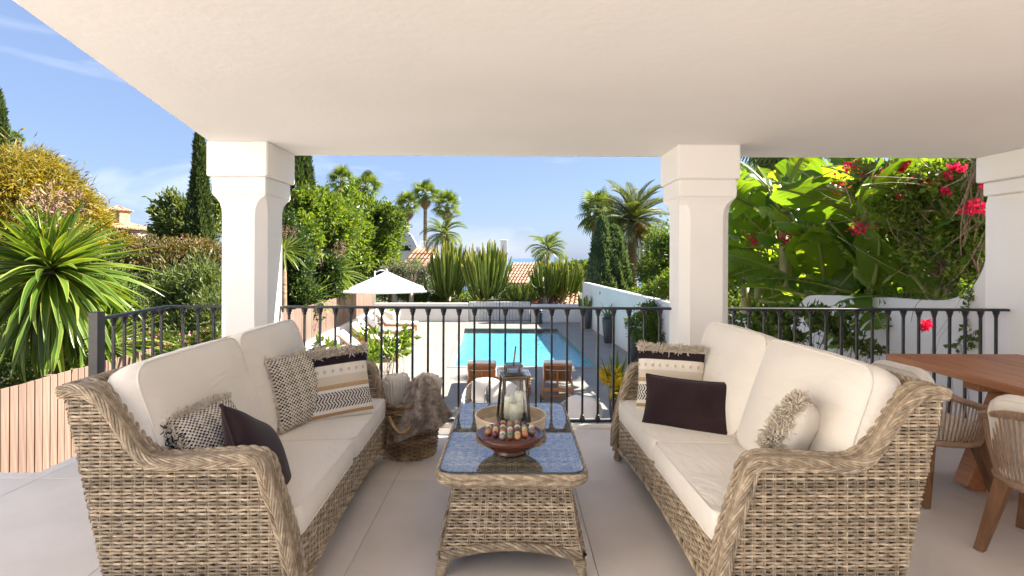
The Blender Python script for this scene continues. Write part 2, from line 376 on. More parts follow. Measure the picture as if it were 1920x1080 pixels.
for i in range(len(xj)-1):
    for j in range(len(yj)-1):
        slab(fl, xj[i], xj[i+1], yj[j], yj[j+1], 0, 'tile_stone')
xe = [-3.28]+[x for x in xj if -3.2 < x < 4.4]+[4.42]
for i in range(len(xe)-1): slab(fl, xe[i], xe[i+1], 3.6, 4.70, 0, 'tile_stone')
slab(fl, -7.0, 9.0, -14.0, -3.6, 0, 'tile_stone'); slab(fl, 4.625, 9.0, -3.6, -.65, 0, 'tile_stone')  # sunlit paving behind the open porch, added to bounce light onto the ceiling
# unseen white block with mock windows, added to bounce sun into the porch
bouncer = thing('bounce_block', 'added white bounce block with mock windows, out of view left of the porch', 'house', (-6.6, -4.9, 0))
MB().box((-1.0,0,2.7), (2.0,16.2,5.8), bev=.02).build('wall', 'plaster', bouncer)
for y in (-5.5,-2.0,1.5,5.0):
    for z in (1.35,4.1):
        w_ = MB().box((.012,y,z), (.05,1.0,1.4), bev=.006).build('window', 'window_dark', bouncer); MB().box((.03,y,z-.74), (.14,1.2,.07), bev=.006).build('sill', 'plaster', w_)
ledge = MB().box((.57, 4.79, .012), (7.70, .17, .05), bev=.008).build('ledge', 'plaster', fl)
slab(fl, -7.0, -4.5, 3.604, 3.70, 0, 'tile_stone'); slab(fl, -4.5, -3.28, 3.604, 3.70, 0, 'tile_stone')
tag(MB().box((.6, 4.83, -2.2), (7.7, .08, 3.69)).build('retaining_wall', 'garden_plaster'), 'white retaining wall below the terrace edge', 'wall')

# ceiling slab of the porch
CZ = 2.445
struct(MB().prism([(-1.17,-.6),(4.66,-.6),(4.66,4.95),(-2.56,4.95),(-2.47,4.32)], lambda a,b: (a,b,CZ), lambda a,b: (a,b,CZ+.42)).build('ceiling', 'plaster'))

# columns
def rect_ring(hx, hy, ch, n=5):
    out = []
    for (sx, sy, a0) in ((1,1,0),(-1,1,90),(-1,-1,180),(1,-1,270)):
        for k in range(n):
            a = R(a0+90*k/(n-1)); out.append((sx*(hx-ch)+ch*math.cos(a), sy*(hy-ch)+ch*math.sin(a)))
    return out
def loft(mb, rings):            # rings: list of (pts2d, z)
    n = len(rings[0][0]); V = [(x, y, z) for pts, z in rings for x, y in pts]; Fc = []
    for i in range(len(rings)-1):
        for j in range(n): Fc.append((i*n+j, i*n+(j+1) % n, (i+1)*n+(j+1) % n, (i+1)*n+j))
    Fc.append(tuple(range(n))[::-1]); Fc.append(tuple(range((len(rings)-1)*n, len(rings)*n)))
    mb.add(V, Fc)
def column(cx, cy, label, sw, sd, cw, cdp):
    t = thing('column', label, 'column', (cx, cy, 0), 0, 'columns of the porch')
    mb = MB(); rings = []
    ch = .075
    def ring8(hx, hy, c):
        return [(hx, hy-c), (hx-c, hy), (-hx+c, hy), (-hx, hy-c), (-hx, -hy+c), (-hx+c, -hy), (hx-c, -hy), (hx, -hy+c)]
    for z, c in [(0, ch), (1.84, ch), (1.90, ch*.93), (1.95, ch*.74), (1.985, ch*.45), (2.005, ch*.1), (2.015, .004)]: rings.append((ring8(sw/2+max(0, z-1.90)**2*2.0, sd/2+max(0, z-1.90)**2*2.0, c), z))
    loft(mb, rings); mb.build('shaft', 'plaster', t)
    mb = MB(); mb.box((0,0,2.016+.073), (sw+.062, sd+.062, .146), bev=.008); mb.build('lower_capital', 'plaster', t)
    mb = MB(); mb.box((0,0,2.163+.142), (cw, cdp, .286), bev=.01); mb.build('upper_capital', 'plaster', t)
column(-2.25, 4.63, 'white plaster column with sunlit edge beside the striped tassel cushions', .385, .43, .50, .56)
column(1.625, 4.66, 'white plaster column with stepped capital between the pool view and the banana plants', .42, .41, .52, .52)

# side wall on the right: pilaster, flared capital, then sweeping down into the garden wall
wall_poly = [(-.6,-1.6),(4.98,-1.6),(4.98,2.0),(4.95,2.12),(4.90,2.2),(4.90,CZ-.004),(-.6,CZ-.004)]
wt = thing('side_wall', 'white plaster side wall with stepped capital beside the dining table', 'wall')
MB().prism(wall_poly, lambda a,b: (4.62,a,b), lambda a,b: (4.42,a,b)).build('wall_face', 'plaster', wt)
cap = MB(); cap.box((4.42, 2.17, 2.325), (.30, 5.5, .235), bev=.01); cap.build('upper_capital', 'plaster', wt)
cap = MB(); cap.box((4.42, 2.17, 2.145), (.20, 5.46, .12), bev=.01); cap.build('lower_capital', 'plaster', wt)
prof = [(4.985, 1.62)]+[tuple(p) for p in cat_rom([(4.985,1.50),(5.02,1.40),(5.12,1.25),(5.30,1.13),(5.6,1.075),(6.2,1.055),(7.0,1.02),(7.75,.98),(8.02,.93),(8.22,.78),(8.36,.58),(8.6,.45)], 6)]
poly = [(4.985,-1.6),(8.6,-1.6)]+[p for p in prof[::-1]]
def wx(b): return 4.40
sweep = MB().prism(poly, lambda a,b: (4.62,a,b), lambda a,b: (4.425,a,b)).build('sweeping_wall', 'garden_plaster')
tag(sweep, 'white garden wall sweeping down from the porch under the banana leaves', 'wall')

# long wall on the right of the pool, a lower far wall and the fence base on the left
rw = MB(); a0, a1 = 8.605, 24.9
rw.prism([(a0,-1.6),(a1,-1.6)]+[tuple(p) for p in cat_rom([(a1,.30),(a1-.15,.38),(a1-.5,.40),(a1-3,.40),(18,.40),(14,.40),(11,.40),(a0,.43)], 4)],
         lambda a,b: (4.88-TH*a,a,b), lambda a,b: (4.67-TH*a,a,b))
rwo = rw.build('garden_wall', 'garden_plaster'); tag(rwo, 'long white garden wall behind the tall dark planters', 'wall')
MB().box(tuple(G(4.664, 21.2, .13)), (.012, .16, .10)).build('vent', 'window_dark', rwo)
def gwall(name, label, X0, X1, y, z0, z1, th=.22, m_='garden_plaster'):
    c = G((X0+X1)/2, y); mb = MB().box((0,0,0), (X1-X0, th, z1-z0), bev=.015)
    return tag(mb.build(name, m_, loc=(c.x, c.y, (z0+z1)/2), rot=(0,0,RZG)), label, 'wall')
XG0, XG1 = (879-905)*25/1000, (996-905)*25/1000
gwall('low_wall', 'low white wall behind the parasol and round planter', -5.1, XG0-.02, 25.1, DECK-.1, -.63)
gwall('low_wall', 'low white wall beside the dark blue bin', XG1+.02, 4.66, 25.1, DECK-.1, -.66)
gwall('low_wall', 'white garden wall seen through the metal gate bars', XG0-.02, XG1+.02, 25.75, -2.0, -.60)

gt = thing('pool_gate', 'dark metal bar gate and fence at the far end of the pool', 'gate', tuple(G(XG0, 25.08, DECK)), RZG)
W = XG1-XG0
bar = MB().box((0,0,.5), (.011,.011,.92)).mesh('bar'); bar.materials.append(M['black_metal'])
for k in range(19): obj('bar', bar, None, gt, (.08+(W-.16)*k/18, 0, 0))
for z in (.05, .955): MB().box((W/2,0,z), (W-.03,.03,.02)).build('gate_rail', 'black_metal', gt)
for x in (0, W*.5, W): MB().box((x,0,.5), (.045,.045,1.02)).build('gate_post', 'black_metal', gt)
MB().beam((.05,-.02,.93), (W*.42,-.02,.08), .014, .014).build('brace', 'black_metal', gt)

# pool deck slabs and pool
PX0, PX1, PY0, PY1 = -.79, 3.20, 14.72, 22.70
dk = struct(MB().box((0,0,0), (.01,.01,.01)).build('pool_deck', 'grout')); 
me = MB()
for (X0, X1, y0, y1) in ((-5.1, PX0, 4.9, 25.0), (PX1, 4.67, 4.9, 25.0), (PX0, PX1, 4.9, PY0), (PX0, PX1, PY1, 25.0)):
    V = [G(X0,y0), G(X1,y0), G(X1,y1), G(X0,y1)]
    me.add([(v.x, v.y, -.30) for v in V]+[(v.x, v.y, -.022) for v in V], [(3,2,1,0),(4,5,6,7),(0,1,5,4),(1,2,6,5),(2,3,7,6),(3,0,4,7)])
dk.data = me.mesh('pool_deck'); dk.data.materials.append(M['grout']); dk.location = (0,0,DECK)
gx = [-5.1,-3.9,-2.7,-1.5,PX0,PX0+1.33,PX0+2.66,PX1,4.67]
gy = [4.9,5.9,7.1,8.3,9.5,10.7,11.9,13.3,PY0]+[PY0+1.33*k for k in range(1,6)]+[PY1,23.85,25.0]
for i in range(len(gx)-1):
    for j in range(len(gy)-1):
        mx_, my_ = (gx[i]+gx[i+1])/2, (gy[j]+gy[j+1])/2
        if PX0 < mx_ < PX1 and PY0 < my_ < PY1: continue
        k = (round(gx[i+1]-gx[i],3), round(gy[j+1]-gy[j],3))
        if k not in slab_cache:
            mb = MB().box((0,0,0), (k[0]-.006, k[1]-.006, .022), bev=.002); me2 = mb.mesh('paving_slab'); me2.materials.append(M['deck_stone'])
            co = np.zeros(len(me2.vertices)*3); me2.vertices.foreach_get('co', co); co = co.reshape(-1,3); co[:,0] -= TH*co[:,1]; me2.vertices.foreach_set('co', co.ravel()); slab_cache[k] = me2
        v = G(mx_, my_); obj('paving_slab', slab_cache[k], None, dk, (v.x, v.y, -.011))
pb = MB()
def gq(*pts): return [tuple(G(*p)) for p in pts]
zb = DECK-.20;   # as shallow as the refracted floor looks from the terrace
zt = DECK-.004
pb.add(gq((PX0,PY0,zb),(PX1,PY0,zb),(PX1,PY1,zb),(PX0,PY1,zb)), [(0,1,2,3)])
for a, b in (((PX0,PY0),(PX0,PY1)), ((PX0,PY1),(PX1,PY1)), ((PX1,PY1),(PX1,PY0)), ((PX1,PY0),(PX0,PY0))):
    pb.add(gq((*a,zb),(*b,zb),(*b,zt),(*a,zt)), [(0,1,2,3)])
struct(pb.build('pool_basin', 'pool_tile'))
NX, NY = 40, 80
wz = np.array([[tuple(G(PX0+.002+(PX1-PX0-.004)*i/NX, PY0+.002+(PY1-PY0-.004)*j/NY, DECK-.045)) for j in range(NY+1)] for i in range(NX+1)])
struct(MB().grid(wz).build('pool_water', 'water', smooth=True))
pw = MB()
cw_ = .16
for (X0,X1,y0,y1) in ((PX0-cw_,PX0+.03,PY0-cw_,PY1+cw_),(PX1-.03,PX1+cw_,PY0-cw_,PY1+cw_),(PX0+.032,PX1-.032,PY0-cw_,PY0+.03),(PX0+.032,PX1-.032,PY1-.03,PY1+cw_)):
    V = [G(X0,y0), G(X1,y0), G(X1,y1), G(X0,y1)]
    pw.add([(v.x,v.y,DECK-.03) for v in V]+[(v.x,v.y,DECK+.014) for v in V], [(3,2,1,0),(4,5,6,7),(0,1,5,4),(1,2,6,5),(2,3,7,6),(3,0,4,7)])
cp = struct(pw.build('pool_coping', 'deck_stone'))

# timber fence on its white base along the left side
XF = -5.0
fb = MB(); fb.prism([(9.6,-1.6),(25.0,-1.6),(25.0,-.89),(9.6,-.89)], lambda a,b: (XF-.10-TH*a,a,b), lambda a,b: (XF+.10-TH*a,a,b))
tag(fb.build('fence_base', 'garden_plaster'), 'white rendered base wall under the timber fence', 'wall')
ft = thing('timber_fence', 'tall fence of upright brown timber boards beside the pool loungers', 'fence', tuple(G(XF, 4.0)), RZG)
pit = .106; bm_ = []
for k in range(4):
    me = MB().box((0,0,0), (.022, pit-.011, 1.0), bev=.003).mesh('board'); me.materials.append(M['board_wood']); bm_.append(me)
nb = int(20.95/pit)
long_me = MB().box((0,0,-.2), (.022, pit-.011, 1.4), bev=.003).mesh('board'); long_me.materials.append(M['board_wood'])
for k in range(nb): obj('board', bm_[k % 4] if .1+k*pit > 5.7 else long_me, None, ft, (random.uniform(-.003,.003), .1+k*pit, -.385+random.uniform(-.006,.006)))
for z in (-.72, -.08): MB().box((-.035,10.55,z), (.04,20.9,.07)).build('fence_rail', 'board_wood', ft)
for k in range(11): MB().box((-.10,.3+2.0*k,-.45), (.08,.08,1.1)).build('fence_post', 'board_wood', ft)

# ---------------------------------------------------------------- iron railing
RAIL_Z, RD = 1.068, 4.75
bal = MB(); bal.box((0,0,.53), (.0185,.0185,.99)); bal_me = bal.mesh('baluster'); bal_me.materials.append(M['black_metal'])
col = MB()
prof_ = [(.011,1.046),(.028,1.046),(.028,1.034),(.022,1.031),(.025,1.022),(.021,1.014),(.0155,1.006),(.018,.998),(.0135,.988)]
col.lathe([(r,z) for r,z in prof_[::-1]], 12); col_me = col.mesh('collar', True); col_me.materials.append(M['black_metal'])
shoe = MB().lathe([(.024,.066),(.024,.080),(.0165,.085),(.0195,.096),(.013,.112)], 12).mesh('shoe', True); shoe.materials.append(M['black_metal'])
def railing(label, pts, spacing, first, ends, post=None):
    t = thing('railing', label, 'railing', (0,0,0), 0, 'iron railings of the terrace')
    for si in range(len(pts)-1):
        a, b = Vector((*pts[si],0)), Vector((*pts[si+1],0)); L = (b-a).length; u = (b-a)/L
        MB().beam(a+Vector((0,0,RAIL_Z-.011)), b+Vector((0,0,RAIL_Z-.011)), .05, .022, bev=.005).build('handrail', 'black_metal', t)
        MB().beam(a+Vector((0,0,.056)), b+Vector((0,0,.056)), .04, .02, bev=.004).build('bottom_rail', 'black_metal', t)
        s = first[si]
        while s < L-ends[si]:
            q = a+u*s; o = obj('baluster', bal_me, None, t, q, (0,0,math.atan2(u.y,u.x))); obj('collar', col_me, None, o); obj('shoe', shoe, None, o); s += spacing
    if post: MB().box((post[0],post[1],.555), (.07,.07,1.11), bev=.004).build('post', 'black_metal', t)
    return t
sp = .1376
railing('black iron railing in front of the pool view between two columns', [(-2.07, RD), (1.425, RD)], sp, [(542.5-960)*RD/1000+2.07], [.03])
railing('black iron railing in front of the banana plants beside the dining table', [(1.822, RD), (4.418, RD)], sp, [(1375.5-960)*RD/1000-1.822], [.05])
railing('short black iron railing with end post beside the yucca', [(-2.93, 3.80), (-3.06, RD), (-2.435, RD)], .137, [.155, .13], [.06, .05], (-2.925, 3.76))
# ---------------------------------------------------------------- wicker weaving
def weave_row(mb, a, b, nrm, pitch, phase, amp, r, flat=.75, jit=0.0, mi=0):
    a = np.array(a, dtype=float); b = np.array(b, dtype=float); L = np.linalg.norm(b-a)
    if L < .02: return
    n = max(4, int(L/pitch*4)+1); t = np.linspace(0, 1, n); u = t*L
    off = amp*np.sin(math.pi*u/pitch+phase)
    p = a+(b-a)*t[:,None]+off[:,None]*np.asarray(nrm, dtype=float)
    up = np.cross((b-a)/L, np.asarray(nrm, dtype=float)); p = p+up*(rng.normal(0, jit, n))[:,None] if jit else p
    mb.strand(p, nrm, r, 5, mi, flat)
def braid(mb, path, r, nst=5, turns_per_m=7, sr=.009, n=5, squash=1.0, normal=None):
    p = np.asarray(path, dtype=float); seg = np.linalg.norm(np.diff(p, axis=0), axis=1); s = np.concatenate([[0], np.cumsum(seg)]); L = s[-1]
    N = max(16, int(L/.008)); u = np.linspace(0, L, N); q = np.stack([np.interp(u, s, p[:,k]) for k in range(3)], 1)
    t = np.gradient(q, axis=0); t /= np.linalg.norm(t, axis=1)[:,None]
    nn = np.broadcast_to(np.asarray(normal, dtype=float), q.shape); nn = nn-t*np.sum(nn*t,1)[:,None]; nn /= np.linalg.norm(nn,axis=1)[:,None]; bb = np.cross(t, nn)
    for k in range(nst):
        ph = 2*math.pi*(u*turns_per_m+k/nst)
        mb.strand(q+r*(np.cos(ph)[:,None]*nn*squash+np.sin(ph)[:,None]*bb), nn, sr, n)

# ---------------------------------------------------------------- cushions
def box_cushion(w, d, h, bulge=.03, corner=.06, nu=26, wr=.004, seed=0, side=.012, puff=0):
    g = np.random.default_rng(seed); u = np.linspace(-1, 1, nu)
    U, Vv = np.meshgrid(u, u, indexing='ij')
    # square -> rounded rectangle
    def rr(U, Vv):
        e = 2*corner/min(w, d)
        m = np.maximum(np.abs(U), np.abs(Vv)); X = U*w/2; Y = Vv*d/2
        ax = np.clip(np.abs(X)-(w/2-corner*m), 0, None); ay = np.clip(np.abs(Y)-(d/2-corner*m), 0, None)
        l = np.hypot(ax, ay); k = np.where(l > corner*m, corner*m/np.maximum(l, 1e-9), 1)
        X2 = np.where((ax > 0) & (ay > 0), np.sign(X)*((w/2-corner*m)+ax*k), X); Y2 = np.where((ax > 0) & (ay > 0), np.sign(Y)*((d/2-corner*m)+ay*k), Y)
        return X2, Y2
    X, Y = rr(U, Vv); f = (1-np.abs(U)**3.2)*(1-np.abs(Vv)**3.2)
    f = np.clip(f, 0, 1)**.75
    ph = g.uniform(0, 6.28, 8); fr = g.uniform(4, 13, (8,2))*g.choice([-1,1], (8,2))
    W_ = sum(np.sin(X*fr[k,0]+Y*fr[k,1]+ph[k]) for k in range(8))*wr/2.5
    edge = np.exp(-((1-np.maximum(np.abs(U), np.abs(Vv)))/.10)**2)
    ang = np.arctan2(Vv, U); pk = sum(np.sin(ang*k_+p_) for k_, p_ in ((23,.3),(37,1.2),(51,2.2)))*.0016*edge
    top = np.stack([X, Y, h/2-.012*0+bulge*f+W_*f+pk*(1-edge*0)*np.where(np.maximum(np.abs(U),np.abs(Vv)) > .999, 0, 1)], -1)
    bot = np.stack([X, Y, -h/2-bulge*.5*f], -1)
    mb = MB(); mb.grid(top, flip=False); mb.grid(bot, flip=True)
    ring = [(i,0) for i in range(nu-1)]+[(nu-1,j) for j in range(nu-1)]+[(i,nu-1) for i in range(nu-1,0,-1)]+[(0,j) for j in range(nu-1,0,-1)]
    rp_ = np.array([top[i,j] for i,j in ring]); rb = np.array([bot[i,j] for i,j in ring]); nr = len(ring)
    c = np.array([[p[0],p[1],0] for p in rp_]); dn = c/np.linalg.norm(c,axis=1)[:,None]
    lev = 6; rows = []
    for k in range(lev+1):
        t = k/lev; rows.append(rb*(1-t)+rp_*t+dn*(side*4*t*(1-t)+.001*np.sin(np.arange(nr)*1.3+k)[:,None]))
    V = np.concatenate(rows); i = np.arange(lev)[:,None]; j = np.arange(nr)[None,:]; j2 = (j+1) % nr
    mb.add(V, np.stack([i*nr+j, i*nr+j2, (i+1)*nr+j2, (i+1)*nr+j], -1).reshape(-1,4))
    return mb, rp_, rb
def add_cushion(name, parent, w, d, h, loc, rot, m_, seed=0, **kw):
    mb, r1, r2 = box_cushion(w, d, h, seed=seed, **kw)
    o = mb.build(name, m_, parent, True, loc, rot)
    for r_ in (r1, r2): MB().tube(r_, .0055, 6, closed=True).build('piping', m_, o, True)
    return o

# pillow with colours painted per vertex; front is local +z, local y up
def pillow(name, label, size, thick, colour_fn, loc, rot, matname, relief=None, n=90, back=(.70,.64,.54), group=None):
    w, h = size; u = np.linspace(-1, 1, n); U, V_ = np.meshgrid(u, u, indexing='ij')
    pinch = 1-.085*(1-np.abs(V_)**2)*np.abs(U)**2*0; X = U*w/2*(1-.07*(1-V_**2)*np.abs(U)**6); Y = V_*h/2*(1-.07*(1-U**2)*np.abs(V_)**6)
    prof = (np.clip(1-U**4,0,1)*np.clip(1-V_**4,0,1))**.5*(.75+.25*(1-U**2)*(1-V_**2))
    wr_ = (np.sin(9*X+13*Y+1)+np.sin(21*X-7*Y)+np.sin(17*Y-11*X+2))*.0025*prof
    cols = np.array([[colour_fn((a+1)/2, (b+1)/2) for b in u] for a in u])
    Z = thick/2*prof+wr_
    if relief is not None: Z = Z+np.array([[relief((a+1)/2,(b+1)/2) for b in u] for a in u])*np.clip(prof*3,0,1)
    f = np.stack([X, Y, Z], -1); bk = np.stack([X, Y, -thick/2*prof+wr_], -1)
    mb = MB(); mb.grid(f); mb.grid(bk, flip=True); me = mb.mesh(name, True)
    ca = np.concatenate([cols.reshape(-1,3), np.tile(np.array(back), (n*n,1))]); ca = np.concatenate([ca, np.ones((len(ca),1))], 1)
    a = me.color_attributes.new('Col', 'FLOAT_COLOR', 'POINT'); a.data.foreach_set('color', ca.astype(np.float32).ravel())
    o = obj(name, me, matname, None, loc, None); o.rotation_mode = 'QUATERNION'
    o.rotation_quaternion = rot.to_quaternion()
    tag(o, label, 'cushion', group); seam = np.concatenate([f[:,0], f[-1,1:], f[::-1,-1][1:], f[0,::-1][1:-1]])
    return o, seam, f
def frame(front, up):               # local z -> front, local y -> up
    z = Vector(front).normalized(); y = Vector(up); y = (y-z*y.dot(z)).normalized(); x = y.cross(z); return Matrix((x, y, z)).transposed()
def fringe(pts, out, n, ln, r=.0022, spread=.35, sd=3, kink=.3):
    g = np.random.default_rng(sd); mb = MB(); pts = np.asarray(pts)
    for k in range(n):
        p = pts[g.integers(0, len(pts))]+g.normal(0, .003, 3); d = np.asarray(out)+g.normal(0, spread, 3); d /= np.linalg.norm(d); L = ln*g.uniform(.5, 1.15)
        q = [p]; 
        for s_ in range(3):
            d = d+g.normal(0, kink, 3); d /= np.linalg.norm(d); q.append(q[-1]+d*L/3)
        mb.tube(q, [r, r, r, r*.7], 3, cap=False)
    return mb

# ---------------------------------------------------------------- wicker sofa
def make_sofa():
    t = thing('wicker_sofa', '', 'sofa')
    XO, XI, PIT, ROW = .96, .885, .041, .0138
    S = lambda s, z: (1.29-s, z)
    front = cat_rom([S(.835,.09), S(.84,.22), S(.865,.36), S(.905,.50), S(.94,.61), S(.955,.665), S(.985,.70)], 6)
    top = cat_rom([S(.985,.70), S(1.05,.708), S(1.2,.70), S(1.36,.692), S(1.43,.715), S(1.48,.77), S(1.53,.85), S(1.575,.915), S(1.63,.965), S(1.69,.985), S(1.75,.975)], 6)
    outl = np.concatenate([front, top[1:]])
    def yfront(z): 
        if z <= .70: return float(np.interp(z, front[:,1], front[:,0]))
        k = top[:,0] < S(1.36,0)[0]; return float(np.interp(z, top[k][:,1].clip(.69), top[k][:,0]))
    def yback(z): return 1.29-(1.545+(1.735-1.545)*(z-.09)/(.97-.09))
    def ztop(y):
        o = outl[::-1]; return float(np.interp(y, o[:,0], o[:,1]))
    for sx in (-1, 1):
        mb = MB(); z = .10; k = 0
        while z < .965:
            y0, y1 = yfront(z), yback(z)
            weave_row(mb, (sx*XO, y1, z), (sx*XO, y0, z), (sx,0,0), PIT, k*math.pi-(y1/PIT)*math.pi*0+math.pi*(y1 % (2*PIT))/PIT, .0034, .0058, .8, .0008)
            if z > .40: weave_row(mb, (sx*XI, y1, z), (sx*XI, y0, z), (-sx,0,0), PIT, k*math.pi, .0034, .0058, .8)
            z += ROW; k += 1
        y = -.24
        st = np.arange(-.42, .47, PIT)
        for y in st:
            for o_ in (-.005, .005):
                zt_ = ztop(min(y, .33)) if y < .33 else float(np.interp(-y, -front[:,0], front[:,1]))
                if y < yback(.1): 
                    zb_ = .1+(yback(.1)-y)/((1.735-1.545)/.87)
                else: zb_ = .09
                if zt_-zb_ > .04: mb.tube([(sx*XO, y+o_, zb_), (sx*XO, y+o_, zt_)], .0038, 4, cap=False)
        # front face of the arm, between the outer and inner panel
        z = .10; k = 0
        while z < .69:
            yf = yfront(z); weave_row(mb, (sx*XI, yf, z), (sx*XO, yf, z), (0,1,0), .03, k*math.pi, .003, .0062, .8); z += ROW; k += 1
        arm = mb.build('arm', 'wicker', t, True)
        # top of the arm between the two panels
        mb = MB()
        for j in range(5):
            x = sx*(XI+(XO-XI)*(j+.5)/5); mb.strand(np.array([(x, a, b+.004) for a, b in outl]), (1,0,0), .0088, 6)
        mb.build('arm_cap', 'wicker', arm, True)
        mb = MB(); path = np.array([(sx*(XO+.006), a, b) for a, b in outl])
        inner = np.array([(sx*(XO+.004), a-.022 if b < .69 else a, b-.004 if b < .69 else b-.019) for a, b in outl])
        braid(mb, path, .0135, 8, 4.2, .0052, 6, .8, (1,0,0)); braid(mb, inner, .0105, 6, -4.2, .0050, 6, .7, (1,0,0))
        pin = np.array([(sx*(XI-.004), a, b) for a, b in outl]); braid(mb, pin, .014, 4, 5.5, .0085, 6, .8, (1,0,0))
        mb.build('braided_border', 'wicker', arm, True)
        core = MB(); pl = [(a-.012 if b < .69 else a, b-.012) for a, b in outl[::4]]+[(yback(.97)+.02, .955), (yback(.1)+.02, .10)]
        core.prism([(a, b) for a, b in pl], lambda a,b: (sx*(XO-.010), a, b), lambda a,b: (sx*(XI+.010), a, b)).build('arm_lining', 'wicker_core', arm)
    # back
    mb = MB(); z = .10; k = 0
    while z < .965:
        weave_row(mb, (-XO, yback(z), z), (XO, yback(z), z), (0,-1,0), PIT, k*math.pi, .0034, .0058, .8); z += ROW; k += 1
    for x in np.arange(-.94, .95, PIT): mb.tube([(x, yback(.09), .09), (x, yback(.97), .97)], .0038, 4, cap=False)
    bk = mb.build('back', 'wicker', t, True)
    mb = MB(); zt_ = .978
    braid(mb, np.array([(x, yback(.97)+.006, zt_) for x in np.linspace(-.96,.96,40)]), .018, 6, 5.5, .0092, 6, .8, (0,0,1)); mb.build('braided_border', 'wicker', bk, True)
    mb = MB(); y9, y1 = yback(.95), yback(.1)
    mb.add([(-.88,y1+.012,.1),(.88,y1+.012,.1),(.88,y9+.012,.96),(-.88,y9+.012,.96),(-.88,y1+.04,.1),(.88,y1+.04,.1),(.88,y9+.04,.96),(-.88,y9+.04,.96)], [(0,1,2,3),(7,6,5,4),(0,4,5,1),(2,6,7,3),(1,5,6,2),(0,3,7,4)]); mb.build('back_lining', 'wicker_core', bk)
    # apron under the seat, its lower edge arched
    mb = MB(); z = .10; k = 0
    arch = lambda x: .10+.055*max(0, 1-(x/.80)**2)
    while z < .335:
        yf = 1.29-.875+.012
        xl = .885 if z > .155 else math.sqrt(max(0, 1-(z-.10)/.055))*.80
        if z > .155: weave_row(mb, (-.885, yf, z), (.885, yf, z), (0,1,0), PIT, k*math.pi, .0034, .0058, .8)
        else:
            for sx in (-1,1): weave_row(mb, (sx*xl, yf, z), (sx*.885, yf, z), (0,1,0), PIT, k*math.pi, .0034, .0058, .8)
        z += ROW; k += 1
    for x in np.arange(-.87, .88, PIT): mb.tube([(x, 1.29-.863, arch(x)), (x, 1.29-.863, .34)], .0038, 4, cap=False)
    ap = mb.build('apron', 'wicker', t, True)
    mb = MB(); braid(mb, np.array([(x, 1.29-.86, arch(x)) for x in np.linspace(-.88,.88,40)]), .011, 4, 6, .0075, 6, .8, (0,1,0)); mb.build('braided_border', 'wicker', ap, True)
    MB().box((0, .075, .245), (1.76, .66, .16)).build('seat_deck', 'wicker_core', t)
    for sx in (-1,1):
        for y, lean in ((.405, .02), (-.23, -.03)):
            mb = MB(); mb.tube([(sx*.915, y, .16), (sx*.92, y+lean, .0)], [.032,.024], 10)
            for z in np.arange(.012,.15,.011): mb.tube([(sx*.917+.0305*math.cos(a), y+lean*(1-z/.16)+.0305*math.sin(a), z+.0017*a) for a in np.linspace(0,6.283,13)], .0055, 4, cap=False)
            mb.build('leg', 'wicker', t, True)
    for k, sx in enumerate((-1,1)):
        add_cushion('seat_cushion', t, .868, .66, .115, (sx*.4365, 1.29-.855-.33, .39), (R(1.5),0,0), 'cream_fabric', 11+k, bulge=.022, corner=.055)
        # local z of a back cushion points forward and up
        o = add_cushion('back_cushion', t, .872, .62, .13, (sx*.4365, -.20, .735), None, 'cream_fabric', 21+k, bulge=.06, corner=.095, wr=.009, side=.02)
        o.rotation_euler = (R(72), 0, R(180))
        o.rotation_euler = Matrix(((-1,0,0),(0,-math.sin(R(19)),math.cos(R(19))),(0,math.cos(R(19)),math.sin(R(19))))).to_euler()
    return t
AX = -.0278                                   # the seating group is turned slightly
def axis(y): return -.02+AX*(y-2.1)
YC = 3.06
RS = math.atan(-AX)
sofa_l = make_sofa(); sofa_l['label'] = 'cream cushioned wicker sofa with its back to the timber fence, beside the blanket basket'
sofa_r = copy_tree(sofa_l); sofa_r['label'] = 'cream cushioned wicker sofa with its back to the wooden dining table'
for o in (sofa_l, sofa_r): o['group'] = 'wicker sofas facing each other'
sofa_l.location = (axis(YC)-1.29, YC, 0); sofa_l.rotation_euler = (0,0,-math.pi/2+RS)
sofa_r.location = (axis(YC)+1.29, YC, 0); sofa_r.rotation_euler = (0,0,math.pi/2+RS)
bpy.context.view_layer.update()

# ---------------------------------------------------------------- cushions on the sofas
vcol('woven_print')
CREAM, OFFW, BLK, TAN = (.70,.62,.51), (.76,.71,.63), (.022,.014,.016), (.42,.26,.12)
def striped(u, v):
    if v > .90: return (.64,.57,.47)
    if v > .775: return BLK
    if v > .615: return (.72,.66,.57) if (math.sin(u*58) < .55 or abs(v-.69) > .02) else (.52,.43,.33)
    if v > .60: return (.60,.52,.42)
    if v > .50: return (.62,.53,.42)
    if v > .445: return TAN if math.sin(u*95+v*220) > -.4 else (.55,.40,.24)
    if v > .40: return OFFW
    if v > .17:
        w_ = (v-.17)/.23; zz = abs(((w_*2.0) % 1)-.5)*2; return BLK if ((u*23+zz*1.0) % 1) < .5 else OFFW
    if v > .12: return OFFW
    if v > .075: return TAN
    return OFFW
def striped_relief(u, v):
    r_ = 0
    if .615 < v <= .775: r_ += .006*max(0, math.sin(u*58))*max(0, 1-abs(v-.695)/.07)
    if .445 < v <= .5 or .075 < v <= .12: r_ += .006
    if v > .90: r_ += .006
    return r_
def dotted(u, v):
    return BLK if (int(u*36)+int(v*40)) % 2 == 0 and (u*36) % 1 > .1 and (v*40) % 1 > .15 else (.70,.63,.53)
def dot_relief(u, v): return .004*math.sin(u*36*math.pi)*math.sin(v*40*math.pi)
def plain(c): return lambda u, v: c
def onto(o, mb, name, m_): return mb.build(name, m_, o, True)
vs = lambda px, py, d: P(px, py, d)

